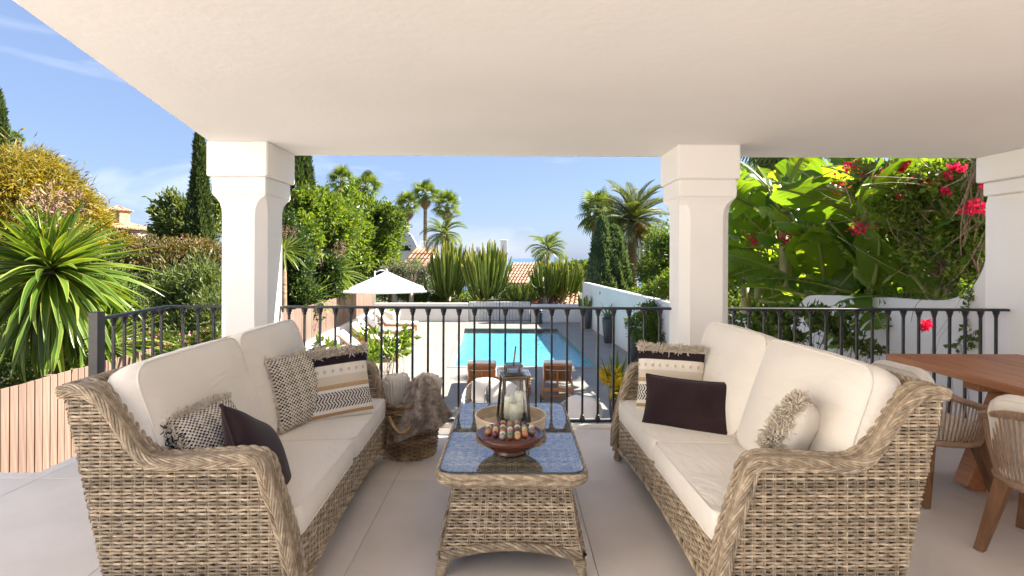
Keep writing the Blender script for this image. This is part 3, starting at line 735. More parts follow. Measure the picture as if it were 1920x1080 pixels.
# left sofa, far end: woven cushion, striped cushion in front of it
o, seam, f = pillow('cushion', 'black and cream woven cushion with ragged edge behind the striped one', (.44,.44), .13, dotted, vs(566,726,3.36), frame((.88,-.40,.26), (-.24,.05,1)), 'woven_print', dot_relief, 150, BLK)
onto(o, fringe(seam, (0,0,0), 900, .03, .003, 1, 5), 'fringe', 'fringe_cotton')
o, seam, f = pillow('cushion', 'striped cream cushion with black chevrons on the sofa beside the blanket basket', (.46,.46), .15, striped, vs(630,722,3.50), frame((.46,-.82,.30), (-.22,.26,1)), 'woven_print', striped_relief, 120, OFFW)
top_e = f[6:-6, -8].reshape(-1,3)
onto(o, fringe(f[2:-2, -9:-2].reshape(-1,3), (0,.5,.9), 700, .055, .0032, .5, 6, .5), 'tassels', 'fringe_cotton')
# left sofa, near end
o, seam, f = pillow('cushion', 'small black and white knotted cushion with frayed edge next to the dark cushion', (.36,.36), .15, dotted, vs(402,830,2.38), frame((.75,-.30,.55), (-.50,.10,.85)), 'woven_print', dot_relief, 150, BLK)
onto(o, fringe(np.concatenate([f[:8].reshape(-1,3), f[:, -6:].reshape(-1,3)]), (-.3,.5,.5), 1100, .035, .0032, .7, 8, .5), 'fringe', 'fringe_cotton')
onto(o, fringe(f[:6].reshape(-1,3), (-.5,0,.3), 260, .045, .0032, .6, 9, .5), 'dark_fringe', 'dark_yarn')
o, seam, f = pillow('cushion', 'dark aubergine cushion propped on the arm beside the knotted cushion', (.46,.42), .15, plain(BLK), vs(488,858,2.40), frame((.80,.20,.42), (-.42,.50,.9)), 'aubergine_fabric', None, 60, BLK)
MB().tube(seam, .007, 6, closed=True).build('piping', 'aubergine_fabric', o, True)
# right sofa, far end
o, seam, f = pillow('cushion', 'striped cream cushion with black chevrons behind the dark cushion', (.46,.46), .14, striped, vs(1258,712,3.66), frame((-.30,-.90,.30), (.10,.30,1)), 'woven_print', striped_relief, 120, OFFW)
onto(o, fringe(f[2:-2, -9:-2].reshape(-1,3), (0,.5,.9), 700, .05, .0032, .5, 16, .5), 'tassels', 'fringe_cotton')
o, seam, f = pillow('cushion', 'dark aubergine lumbar cushion leaning on the striped cushion', (.53,.33), .14, plain(BLK), vs(1289,760,3.32), frame((-.42,-.84,.36), (.02,.30,1)), 'aubergine_fabric', None, 60, BLK)
o.rotation_quaternion = o.rotation_quaternion @ Matrix.Rotation(R(-7), 3, 'Z').to_quaternion()
MB().tube(seam, .007, 6, closed=True).build('piping', 'aubergine_fabric', o, True)
# right sofa, near end
def tassel_print(u, v):
    if v > .86: return (.72,.65,.55)
    if u > .76 and v < .62:
        return BLK if ((int(u*30)+int(v*30)) % 2) and u < .93 else (.64,.57,.47)
    return (.70,.635,.54)
o, seam, f = pillow('cushion', 'cream cushion with thick tassel tuft leaning on the sofa arm', (.42,.42), .17, tassel_print, vs(1484,826,2.44), frame((-.66,.62,.40), (.42,-.12,.9)), 'woven_print', None, 90, (.70,.635,.54))
onto(o, fringe(np.concatenate([f[-12:-1, 34:-2].reshape(-1,3), f[-40:-4, -9:-2].reshape(-1,3)]), (.5,.4,.1), 1300, .06, .0032, .55, 12, .5), 'tassels', 'fringe_cotton')

# ---------------------------------------------------------------- coffee table
TZ = .50
ct = thing('coffee_table', 'woven wicker coffee table with inset glass top between the sofas', 'table', (.004, 3.06, 0))
TW, TL = .70, 1.21
mb = MB(); y = -TL/2+.03; k = 0
while y < TL/2-.03:
    weave_row(mb, (-TW/2+.02, y, TZ-.012), (TW/2-.02, y, TZ-.012), (0,0,1), .026, k*math.pi, .0035, .0066, .8); y += .0155; k += 1
for x in np.arange(-TW/2+.03, TW/2-.02, .026): mb.tube([(x,-TL/2+.03,TZ-.012),(x,TL/2-.03,TZ-.012)], .0034, 4, cap=False)
mb.build('woven_top', 'wicker', ct, True)
ringp = rect_ring(TW/2-.004, TL/2-.004, .075, 8); rim = np.array([(x, y, 0) for x, y in ringp]+[(*ringp[0],0)])
rim = np.array(rim); mb = MB()
for zz, ro, nt in ((TZ-.013, 0.0, 5), (TZ-.034, .002, -5)):
    q = rim.copy(); nrm = q/np.linalg.norm(q,axis=1)[:,None]; q += nrm*ro; q[:,2] = zz; braid(mb, q, .0110, 8, nt*.8, .0052, 6, .9, (0,0,1))
q = rim*np.array([.97,.985,1]); q[:,2] = TZ-.051; braid(mb, q, .008, 5, 5, .0055, 6, .9, (0,0,1))
mb.build('braided_rim', 'wicker', ct, True)
glass = MB(); gr = rect_ring(TW/2-.012, TL/2-.012, .07, 8)
glass.prism(gr, lambda a,b: (a,b,TZ+.0045), lambda a,b: (a,b,TZ+.0105)); go = glass.build('glass_top', 'table_glass', ct)
MB().tube([(a*1.001,b*1.001,TZ+.0075) for a,b in gr], .0036, 5, closed=True).build('glass_edge', 'bin_blue', go)
MB().box((0,0,TZ-.035), (TW-.05,TL-.05,.03)).build('top_lining', 'wicker_core', ct)
mb = MB(); core = MB()
def hw(z): t = max(0, TZ-.06-z)/(TZ-.06-.09); return .283+.050*t**1.6, .50+.05*t**1.6
z = .105; k = 0
while z < TZ-.06:
    a, b = hw(z)
    lo = lambda q_, h_: .10+.04*max(0,1-(q_/(h_*.85))**2)
    for (p0, p1, nrm, h_) in (((-a,-b),(a,-b),(0,-1,0),a), ((a,b),(-a,b),(0,1,0),a), ((a,-b),(a,b),(1,0,0),b), ((-a,b),(-a,-b),(-1,0,0),b)):
        if z > .142: weave_row(mb, (*p0,z), (*p1,z), nrm, .034, k*math.pi, .0034, .0058, .8, .0005)
        else:
            fr_ = 1-math.sqrt(max(0,1-(z-.10)/.04))*.85
            m0 = [(p0[i]+(p1[i]-p0[i])*fr_/2) for i in range(2)]; m1 = [(p1[i]+(p0[i]-p1[i])*fr_/2) for i in range(2)]
            weave_row(mb, (*p0,z), (*m0,z), nrm, .034, k*math.pi, .0034, .0058, .8); weave_row(mb, (*m1,z), (*p1,z), nrm, .034, k*math.pi, .0034, .0058, .8)
    z += .0138; k += 1
for t_ in np.linspace(-1,1,18):
    for sy in (-1,1):
        for o_ in (-.005,.005): mb.tube([(hw(z)[0]*t_*.985+o_, sy*hw(z)[1], z) for z in (lo(t_, 1), .2,.3,.37,TZ-.06)], .0036, 4, cap=False)
for t_ in np.linspace(-1,1,30):
    for sx in (-1,1): mb.tube([(sx*hw(z)[0], hw(z)[1]*t_*.985, z) for z in (lo(t_, 1), .2,.3,.37,TZ-.06)], .0036, 4, cap=False)
mb.build('woven_base', 'wicker', ct, True)
mb = MB(); a, b = hw(.10)
for (p0, p1, nrm) in (((-a,-b),(a,-b),(0,-1,0)), ((a,b),(-a,b),(0,1,0)), ((a,-b),(a,b),(1,0,0)), ((-a,b),(-a,-b),(-1,0,0))):
    q = np.array([(p0[0]+(p1[0]-p0[0])*s, p0[1]+(p1[1]-p0[1])*s, .105+.04*max(0,1-((2*s-1)/.85)**2)) for s in np.linspace(0,1,24)]); q += np.array(nrm)*.006
    braid(mb, q, .013, 5, 5.5, .0078, 6, .9, nrm)
mb.build('braided_hem', 'wicker', ct, True)
mb = MB(); rings = []
for z in (.13,.2,.3,TZ-.05): a, b = hw(z); rings.append(([(a-.012,b-.012),(-a+.012,b-.012),(-a+.012,-b+.012),(a-.012,-b+.012)], z))
loft(mb, rings); mb.build('base_lining', 'wicker_core', ct)
for sx in (-1,1):
    for sy in (-1,1):
        mb = MB(); p0 = Vector((sx*.305, sy*.52, .13)); p1 = Vector((sx*.335, sy*.545, 0)); mb.tube([p0, p1], [.028,.022], 10)
        for k in range(8):
            q = p0.lerp(p1, .12+.07*k); mb.tube([(q.x+.029*math.cos(a), q.y+.029*math.sin(a), q.z) for a in np.linspace(0,6.283,13)[:-1]], .005, 4, closed=True)
        mb.build('leg', 'wicker', ct, True)

# round cane tray
TT = TZ+.0107
tr = thing('serving_tray', 'round pale cane tray under the lantern', 'tray', (-.003, 3.14, TT))
mb = MB(); rt = .205
for k in range(9):
    z = .006+k*.0068; mb.tube([((rt-.008+k*.001)*math.cos(a), (rt-.008+k*.001)*math.sin(a), z+.0012*math.sin(a*45+k*math.pi)) for a in np.linspace(0,2*math.pi,180,endpoint=False)], .0042, 5, closed=True)
mb.build('side', 'tray_cane', tr, True)
mb = MB()
for k in range(22): r_ = .007+k*.009; mb.tube([(r_*math.cos(a), r_*math.sin(a), .0065+.001*math.sin(a*30+k*math.pi)) for a in np.linspace(0,2*math.pi,60,endpoint=False)], .0048, 4, closed=True)
mb.build('base', 'tray_cane', tr, True)
MB().tube([(rt*math.cos(a), rt*math.sin(a), .068) for a in np.linspace(0,2*math.pi,64,endpoint=False)], .0065, 8, closed=True).build('rim', 'tray_cane', tr, True)

# lantern
ln = thing('candle_lantern', 'tapered metal lantern with glass panes standing in the cane tray', 'lantern', (.012, 3.16, TT+.0125), R(9))
LB, LT, LH = .083, .064, .285
MB().box((0,0,.01), (LB*2+.012, LB*2+.012, .02), bev=.003).build('base', 'lantern_metal', ln)
MB().box((0,0,LH), (LT*2+.016, LT*2+.016, .014), bev=.003).build('top_plate', 'lantern_metal', ln)
for sx in (-1,1):
    for sy in (-1,1):
        MB().beam((sx*LB, sy*LB, .015), (sx*LT, sy*LT, LH), .013, .013, bev=.002).build('corner_post', 'lantern_metal', ln)
for k in range(4):
    Mx = Matrix.Rotation(k*math.pi/2, 3, 'Z'); a = [Mx @ Vector(v) for v in ((-LB+.004,-LB,.022),(LB-.004,-LB,.022),(LT-.004,-LT,LH-.01),(-LT+.004,-LT,LH-.01))]
    nv = (Mx @ Vector((0,1,0)))*.003
    MB().add([tuple(v) for v in a]+[tuple(v+nv) for v in a], [(0,1,2,3),(7,6,5,4),(0,4,5,1),(1,5,6,2),(2,6,7,3),(3,7,4,0)]).build('glass_pane', 'clear_glass', ln)
    for z, h_ in ((.027, LB), (LH-.013, LT)): MB().beam(Mx @ Vector((-h_,-h_+.001,z)), Mx @ Vector((h_,-h_+.001,z)), .010, .013, bev=.002).build('frame_bar', 'lantern_metal', ln)
mb = MB(); rings = [([(s_,s_),(-s_,s_),(-s_,-s_),(s_,-s_)], z) for s_, z in ((.055,LH+.008),(.042,LH+.022))]; loft(mb, rings); mb.build('collar', 'lantern_metal', ln)
for sx in (-1,1):
    for sy in (-1,1): MB().box((sx*.038,sy*.038,LH+.038), (.008,.008,.034)).build('vent_post', 'lantern_metal', ln)
MB().box((0,0,LH+.060), (.098,.098,.012), bev=.003).build('cap', 'lantern_metal', ln)
hd = MB(); hd.tube([(-.0072*-math.cos(a)+.012*math.sin(a), .045*math.cos(a), LH+.066+.10*math.sin(a)) for a in np.linspace(0, math.pi, 16)], .0042, 8); hd.build('handle', 'lantern_metal', ln, True)
for (cx, cy, r_, h_, lab) in ((.008,-.020,.036,.105,'thick ivory pillar candle inside the lantern'), (-.022,.030,.030,.135,'taller ivory candle at the back of the lantern'), (.04,.036,.026,.155,'slim ivory candle in the lantern corner')):
    w_ = ln.matrix_basis @ Vector((cx,cy,.021)); cn = thing('candle', lab, 'candle', w_, 0, 'candles in the lantern')
    MB().lathe([(r_,0),(r_,h_-.004),(r_-.004,h_),(r_*.5,h_-.004),(.002,h_-.005)], 20).build('wax', 'candle_wax', cn, True)
    MB().tube([(0,0,h_-.006),(.001,.001,h_+.010)], .0012, 5).build('wick', 'dark_yarn', cn)

# solitaire board and its marbles
sb = thing('solitaire_board', 'dark polished wooden solitaire bowl board filled with stone marbles', 'board game', (-.006, 2.715, TT))
MB().lathe([(.07,0),(.083,.004),(.083,.016),(.072,.024),(.095,.033),(.135,.05),(.163,.075),(.172,.094),(.169,.101),(.160,.102),(.150,.096),(.144,.0955),(.142,.1005),(.138,.102),(0.001,.102)], 64).build('bowl', 'solitaire_wood', sb, True)
for k in range(-3, 5):
    x = (k-.5)*.037; L_ = math.sqrt(max(.0004, .132**2-x*x)); MB().box((x,0,.1024), (.003, 2*L_, .003), bev=.0006).build('groove_edge', 'solitaire_wood', sb)
stone = [('terracotta',(.42,.16,.07)),('moss green',(.12,.13,.06)),('ivory',(.66,.58,.43)),('oxblood',(.13,.02,.02)),('ochre',(.52,.27,.08)),('grey',(.24,.22,.20)),('rose',(.46,.22,.19)),('jade green',(.10,.28,.18)),('brown',(.18,.09,.05)),('sand',(.52,.40,.27))]
for nme, c in stone: surf('stone_'+nme.replace(' ','_'), tuple(q*.7 for q in c), tuple(min(1,q*1.25) for q in c), 55, .12, bstr=0, spec=.6, lo=.3, hi=.7)
mb_me = {}
for nme, c in stone:
    me = MB().lathe([(.0155*math.sin(a)+1e-6, -.0155*math.cos(a)) for a in np.linspace(0, math.pi, 13)], 20, cap=False).mesh('marble', True); me.materials.append(M['stone_'+nme.replace(' ','_')]); mb_me[nme] = me
rows_ = {-3:3, -2:5, -1:7, 0:7, 1:7, 2:5, 3:3}; order = [0,1,2,3,4,9,8,6,5,2,0,1,9,3,4,8,7,6,2,1,0,5,4,9,3,8,2,1,6,0,4,9,7,3,8,5,2]; q_ = 0
for cx in range(-3,4):
    nrow = rows_[cx]
    for j in range(nrow):
        nme = stone[order[q_ % len(order)]][0]; q_ += 1
        o = obj('marble', mb_me[nme], None, None, (-.006+cx*.037, 2.715+(j-(nrow-1)/2)*.035, TT+.102+.0148), (random.uniform(0,3), random.uniform(0,3), 0))
        tag(o, f'polished {nme} stone marble on the solitaire board', 'marble', f'{nme} marbles on the solitaire board')
# ---------------------------------------------------------------- blanket basket
bk = thing('storage_basket', 'round brown wicker basket with rope handle holding rolled blankets', 'basket', (-.785, 4.12, 0))
def basket_r(z): return .200+.030*(z/.42)**.8
mb = MB(); z = .012; k = 0
while z < .40:
    r0 = basket_r(z); nst = 34; mb.tube([((r0+.006*math.sin(a*nst/2+k*math.pi))*math.cos(a), (r0+.006*math.sin(a*nst/2+k*math.pi))*math.sin(a), z+random.uniform(-.0008,.0008)) for a in np.linspace(0,2*math.pi,nst*3,endpoint=False)], .0072, 5, closed=True); z += .0155; k += 1
for a in np.linspace(0,2*math.pi,34,endpoint=False): mb.tube([(basket_r(z)*math.cos(a), basket_r(z)*math.sin(a), z) for z in (0,.2,.41)], .0055, 5)
mb.build('woven_side', 'basket_wicker', bk, True)
mb = MB(); ang = np.linspace(0,2*math.pi,80)
for k in range(5):
    ph = ang*22+k*2*math.pi/5; mb.strand(np.stack([(.232+.012*np.cos(ph))*np.cos(ang), (.232+.012*np.cos(ph))*np.sin(ang), .41+.012*np.sin(ph)], 1), (0,0,1), .0075, 5)
mb.build('braided_rim', 'basket_wicker', bk, True)
MB().lathe([(.001,.01),(.193,.01),(.215,.39)], 32, cap=False).build('lining', 'wicker_core', bk)
hd = MB(); hp = [(-.105+.21*t, -.245-.05*math.sin(t*math.pi), .345-.10*math.sin(t*math.pi)) for t in np.linspace(0,1,16)]
braid(hd, np.array(hp), .007, 3, 14, .007, 6, 1, (0,0,1)); hd.build('rope_handle', 'rope', bk, True)
def roll(name, label, cx, cy, z0, z1, r, turns, m_, tilt=(0,0,0)):
    t = thing(name, label, 'blanket', (cx,cy,z0), 0, 'blankets in the basket'); t.rotation_euler = tilt
    a = np.linspace(0, turns*2*math.pi, int(turns*36)); rr = .016+(r-.016)*a/a[-1]; th = (r-.016)/turns*.44; H_ = z1-z0
    prof = []
    for t_ in np.linspace(0, 2*math.pi, 15)[:-1]:
        ct_, st_ = math.cos(t_), math.sin(t_); prof.append((math.copysign(abs(ct_)**.5, ct_)*th, math.copysign(abs(st_)**.25, st_)*H_/2))
    V = []; 
    for q, (a_, r_) in enumerate(zip(a, rr)):
        for (dr, dz) in prof: V.append(((r_+dr)*math.cos(a_), (r_+dr)*math.sin(a_), H_/2+dz*(1+.006*math.sin(a_*5)+.01*math.sin(a_*1.3))))
    n = len(prof); i = np.arange(len(a)-1)[:,None]; j = np.arange(n)[None,:]; j2 = (j+1) % n
    mb = MB(); mb.add(V, np.stack([i*n+j, i*n+j2, (i+1)*n+j2, (i+1)*n+j], -1).reshape(-1,4)); mb.build('rolled_cloth', m_, t, True)
    cb = MB()
    for q in range(26):
        a_ = q*2*math.pi/26; R_ = r+th*.93
        cb.tube([((R_)*math.cos(a_+.05*math.sin(zz*60+q)), (R_)*math.sin(a_+.05*math.sin(zz*60+q)), zz) for zz in np.linspace(.02, H_-.03, 14)], .0075, 5)
    cb.build('cable_stitch', m_, t, True)
    return t
roll('blanket', 'rolled cream knitted blanket standing upright in the wicker basket', -.865, 4.10, .08, .60, .092, 3.2, 'knit', (0,R(-3),0))
roll('blanket', 'second cream knitted blanket half hidden behind the fur throw', -.715, 4.20, .08, .585, .085, 3.0, 'knit', (0,R(9),0))
# fur throw: draped sheet and short pile
fu = thing('fur_throw', 'brown faux fur throw hanging over the rim of the wicker basket', 'blanket', (-.715, 4.03, .385))
nr_, na_ = 20, 72; RO = np.linspace(0,1,nr_); AN = np.linspace(0,2*math.pi,na_)
Gd = np.zeros((nr_,na_,3))
for i, ro in enumerate(RO):
    for j, a in enumerate(AN):
        fr = max(0, math.cos(a-R(245)))**1.2; rt_ = max(0, math.cos(a-R(-10)))**1.5; lf = max(0, math.cos(a-R(205)))
        ext = .12+.045*fr+.14*rt_+.05*lf+.012*math.sin(3*a)
        drop = (.17*fr+.09*rt_+.03*lf+.02)*ro**1.6; fold = .016*math.sin(a*9+1.1)*ro+.010*math.sin(a*5+ro*4)
        rr = ext*(ro**.75)+fold*(ro > 0)
        hump = .20*math.exp(-((ro)/.55)**2)+.05*math.cos(a-.2)*ro*(1-ro)
        Gd[i,j] = (rr*math.cos(a)+.03*(1-ro), rr*math.sin(a)-.02, hump+.02-drop+.014*math.sin(a*4+ro*7))
mb = MB(); mb.grid(Gd); mb.build('draped_sheet', 'fur', fu, True)
du = np.gradient(Gd, axis=0); dv = np.gradient(Gd, axis=1); nrm = np.cross(du, dv); nrm /= np.linalg.norm(nrm,axis=2)[...,None]+1e-9; 
g = np.random.default_rng(3); NB = 26000; ii = np.sqrt(g.uniform(.0,1,NB))*(nr_-1.01); jj = g.uniform(0,na_-1.01,NB); i0 = ii.astype(int); j0 = jj.astype(int); fi = (ii-i0)[:,None]; fj = (jj-j0)[:,None]
B0 = Gd[i0,j0]*(1-fi)*(1-fj)+Gd[i0+1,j0]*fi*(1-fj)+Gd[i0,j0+1]*(1-fi)*fj+Gd[i0+1,j0+1]*fi*fj; NN = nrm[i0,j0]; NN = np.where((NN[:,2:3] < -.2), -NN, NN)
cl = np.sin(B0*np.array([60,47,53])).sum(1)[:,None]
D = NN*1.0+g.normal(0,.35,(NB,3))+np.array([.1,-.15,-.55])+.25*cl*np.array([.5,.3,.2]); D /= np.linalg.norm(D,axis=1)[:,None]; S_ = np.cross(D, g.normal(0,1,(NB,3))); S_ /= np.linalg.norm(S_,axis=1)[:,None]
L_ = g.uniform(.014,.030,(NB,1)); V = np.stack([B0-S_*.0016, B0+S_*.0016, B0+D*L_+np.array([0,0,-.003])], 1).reshape(-1,3)
fo = obj('fur_pile', build_mesh('fur_pile', V, np.arange(NB*3), np.full(NB,3)), 'fur', fu); fo['kind'] = 'stuff'

# ---------------------------------------------------------------- dining table and rope chairs
dt = thing('dining_table', 'reddish teak dining table with slanted trestle legs by the side wall', 'table', (3.46, 3.10, 0))
for k in range(7):
    x = -.5+1.0/7*(k+.5); MB().box((x,0,.738), (1.0/7-.0025, 2.2, .044), bev=.002).build('plank', 'teak_table', dt)
for sx in (-1,1): MB().box((sx*.505, 0, .7375), (.0095, 2.2, .051), bev=.002).build('edge_strip', 'teak_table', dt)
for y in (.42, -.55):
    for sx in (-1,1): MB().beam((sx*.44,y,.0), (sx*.17,y,.69), .13, .115, up=(0,1,0), bev=.004).build('leg', 'teak_table', dt)
    MB().box((0,y,.68), (.86,.12,.07), bev=.004).build('cross_beam', 'teak_table', dt); MB().box((0,y+.001,.11), (.72,.09,.08), bev=.004).build('foot_beam', 'teak_table', dt)
MB().box((0,-.06,.15), (.09,.90,.07), bev=.004).build('stretcher', 'teak_table', dt)
def make_chair():
    t = thing('rope_chair', '', 'chair', group='rope backed chairs at the dining table')
    def rimp(a):                 # a from -150 to 150 deg around the back
        c = math.cos(a); s = math.sin(a); top = .60+.14*max(0, (c+.35)/1.35)**1.2
        return (.315*s*(1+.02*c), -.30*c+.02, top)
    def ring(a): c = math.cos(a); s = math.sin(a); return (.255*s, -.245*c+.01, .375)
    As = np.linspace(R(-138), R(138), 70)
    rim = [rimp(a) for a in As]; fr_ = [ring(a) for a in np.linspace(-math.pi, math.pi, 48, endpoint=False)]
    e0, e1 = ring(As[0]), ring(As[-1])
    mb = MB(); mb.tube([e0]+rim+[e1], .0165, 8); ro = mb.build('back_rim', 'seat_rope', t, True)
    mb = MB()
    for k in range(150):
        a = As[0]+(As[-1]-As[0])*k/149; p = Vector(rimp(a)); mb.tube([(p.x+.018*math.sin(a)*math.cos(b), p.y-.018*math.cos(a)*math.cos(b), p.z+.018*math.sin(b)) for b in np.linspace(0,2*math.pi,9)[:-1]], .0042, 4, closed=True)
    mb.build('rim_wrap', 'seat_rope', ro, True)
    mb = MB()
    for a in np.linspace(As[0]+.05, As[-1]-.05, 62):
        p, q = rimp(a), ring(a); mb.tube([p, ((p[0]+q[0])/2*1.03, (p[1]+q[1])/2*1.03, (p[2]+q[2])/2), (q[0], q[1], q[2]-.02)], .0048, 5, cap=False)
    mb.build('rope_back', 'seat_rope', t, True)
    MB().tube(fr_, .022, 8, closed=True).build('seat_ring', 'seat_rope', t, True)
    mb = MB(); mb.lathe([(.001,.365),(.24,.365),(.24,.38),(.001,.38)], 32); mb.build('seat_base', 'teak_chair', t)
    for sx in (-1,1):
        for sy in (-1,1):
            a = Vector((sx*.175, sy*.17, .365)); b = Vector((sx*.245, sy*.25, 0)); mb = MB()
            z = (b-a).normalized(); x = Vector((1,0,0)); x = (x-z*x.dot(z)).normalized(); y = z.cross(x)
            mb.add([tuple(a+x*u*.032+y*v*.032) for u,v in ((-1,-1),(1,-1),(1,1),(-1,1))]+[tuple(b+x*u*.020+y*v*.020) for u,v in ((-1,-1),(1,-1),(1,1),(-1,1))], [(0,1,2,3),(7,6,5,4),(0,4,5,1),(1,5,6,2),(2,6,7,3),(3,7,4,0)]); mb.build('leg', 'teak_chair', t)
    MB().beam((-.18,.17,.345),(.18,.17,.345),.03,.04).build('seat_rail', 'teak_chair', t)
    add_cushion('seat_cushion', t, .46, .46, .06, (0,.02,.425), None, 'cream_fabric', 41, bulge=.025, corner=.16)
    o = add_cushion('back_cushion', t, .44, .36, .06, (0,-.165,.635), None, 'cream_fabric', 42, bulge=.05, corner=.09)
    o.rotation_euler = Matrix(((-1,0,0),(0,-math.sin(R(16)),math.cos(R(16))),(0,math.cos(R(16)),math.sin(R(16))))).to_euler()
    return t
ch = make_chair(); ch.location = (2.73, 3.50, 0); ch.rotation_euler = (0,0,R(-84)); ch['label'] = 'rope backed teak chair tucked beside the trestle leg of the dining table'
c2 = copy_tree(ch); c2.location = (2.76, 2.66, 0); c2.rotation_euler = (0,0,R(-62)); c2['label'] = 'rope backed teak chair pulled out and turned from the dining table'

# ---------------------------------------------------------------- pool furniture
def make_lounger(elev):
    t = thing('sun_lounger', '', 'sun lounger')
    for sx in (-1,1):
        MB().box((sx*.31,0,.29), (.04,1.96,.07), bev=.004).build('side_rail', 'teak_lounger', t)
        MB().box((sx*.31,.86,.13), (.05,.06,.26), bev=.004).build('leg', 'teak_lounger', t)
        MB().beam((sx*.31,-.55,.27), (sx*.31,-.86,.07), .05, .06).build('leg', 'teak_lounger', t)
        mb = MB(); mb.lathe([(.075,-.014),(.085,-.008),(.085,.008),(.075,.014)], 18)
        mb.build('wheel', 'black_metal', t, False, (sx*.352,-.88,.086), (0,R(90),0))
    for y in (-.955,.955): MB().box((0,y,.29), (.58,.04,.07), bev=.004).build('end_rail', 'teak_lounger', t)
    for z, y in ((.12,-.80),(.2,-.62)): MB().box((0,y,z), (.58,.035,.045), bev=.003).build('stretcher', 'teak_lounger', t)
    for k in range(14): MB().box((0,-.20+k*.083,.318), (.575,.06,.016)).build('slat', 'teak_lounger', t)
    hinge = Vector((0,-.26,.318)); u = Vector((0,-math.cos(elev),math.sin(elev))); nv = Vector((0,math.sin(elev),math.cos(elev)))
    mb = MB(); bp_ = [(-.29,0),(-.25,0),(-.25,.66),(.25,.66),(.25,0),(.29,0),(.29,.70),(-.29,.70)]
    mb.prism(bp_, lambda a,b: hinge+Vector((a,0,0))+u*b-nv*.018, lambda a,b: hinge+Vector((a,0,0))+u*b+nv*.010)
    br = mb.build('backrest', 'teak_lounger', t)
    for k in range(10): c = hinge+u*(.035+k*.07); MB().box(c+nv*.02, (.585,.058,.016), Matrix((Vector((1,0,0)), u, nv)).transposed()).build('backrest_slat', 'teak_lounger', br)
    MB().beam(hinge+u*.45-nv*.02, hinge+u*.25+Vector((0,-.12,-.26)), .04, .03).build('prop', 'teak_lounger', br)
    MB().beam(hinge+u*.68-nv*.012+Vector((0,0,0)), hinge+u*.10-nv*.012, .05, .012, up=nv).build('backrest_spine', 'teak_lounger', br)
    mb, r1, r2 = box_cushion(.60, 1.20, .07, bulge=.012, corner=.03, nu=12, seed=3); mb.build('mattress', 'white_fabric', t, True, (0,.345,.365))
    o = box_cushion(.60, .74, .07, bulge=.012, corner=.03, nu=12, seed=4)[0].build('mattress_back', 'white_fabric', t, True)
    o.matrix_local = Matrix.Translation(hinge+u*.36+nv*.065) @ Matrix((Vector((1,0,0)), -u, nv)).transposed().to_4x4()
    tie = MB(); tie.tube([hinge+Vector((sx*.31,0,0))+u*.52-nv*.03*(1 if abs(sx) < 1 else 0) for sx in (-1,-.5,0,.5,1)], .008, 5); tie.build('tie_band', 'white_fabric', o.parent if False else t, True)
    return t
l0 = make_lounger(R(40)); l0.location = G(*( (905-960)*.0118+TH*11.9, 11.9), DECK); l0.rotation_euler = (0,0,R(2)); l0['label'] = 'teak lounger facing the pool, straight behind the tub chair beside the glass table'
l1 = copy_tree(l0); l1.location = ((1046-960)*.0119, 11.95, DECK); l1.rotation_euler = (0,0,R(-4)); l1['label'] = 'teak lounger seen from behind, turned slightly towards the tall planters'
for o in (l0, l1): o['group'] = 'teak loungers facing the pool'
labs = ['white cushioned lounger beside the parasol pole and round planter', 'white cushioned lounger second from the round planter along the fence', 'white cushioned lounger third from the round planter along the fence', 'white cushioned lounger behind the leafy shrub, farthest from the round planter']
for k, (px, py) in enumerate(((783,624),(774,639),(761,657),(750,679))):
    q = F(px, py, DECK); o = copy_tree(l0); o.location = (q.x-1.0, q.y+.25, DECK); o.rotation_euler = (0,0,R(-90)+RZG+R((-1,1.5,-2,1)[k])); o['label'] = labs[k]; o['group'] = 'loungers in a row along the timber fence'

# white square parasol
pp = F(703, 634, DECK)
pr = thing('parasol', 'open white square parasol on a pale pole beside the timber fence', 'parasol', (pp.x, pp.y, DECK), R(12))
MB().lathe([(.30,0),(.30,.05),(.05,.07),(.05,.2)], 24).build('base', 'white_metal', pr, True)
MB().tube([(0,0,.1),(0,0,2.5)], .033, 12).build('pole', 'white_metal', pr, True)
cx0 = .42; apex = Vector((cx0,0,2.50)); hs = 1.42; cor = [Vector((cx0+sx*hs, sy*hs, 1.83)) for sx, sy in ((1,1),(-1,1),(-1,-1),(1,-1))]
mb = MB(); n = 9
for k in range(4):
    a, b = cor[k], cor[(k+1) % 4]; Gp = np.zeros((n,n,3))
    for i in range(n):
        for j in range(n):
            s_, t_ = i/(n-1), j/(n-1); e = a.lerp(b, t_); p = apex.lerp(e, max(s_, .02)); sag = .10*math.sin(math.pi*t_)*s_+.10*math.sin(math.pi*s_)*.4; Gp[i,j] = (p.x, p.y, p.z-sag*.45)
    mb.grid(Gp); G2 = Gp.copy(); G2[...,2] -= .006; mb.grid(G2, flip=True)
    e = np.stack([Gp[-1], Gp[-1]-np.array([0,0,.05])]); mb.grid(e)
mb.build('canopy', 'parasol_cloth', pr, True)
for k in range(4): MB().tube([apex+Vector((0,0,-.05)), apex.lerp(cor[k],.5)+Vector((0,0,-.075)), cor[k]+Vector((0,0,-.02))], .012, 6).build('rib', 'white_metal', pr, True)
MB().tube([(0,0,2.45),(.2,0,2.53),(cx0,0,2.50)], .022, 8).build('arm', 'white_metal', pr, True)
MB().lathe([(.05,2.47),(.05,2.53),(.02,2.58)], 12, (cx0,0,0)).build('finial', 'white_metal', pr, True)

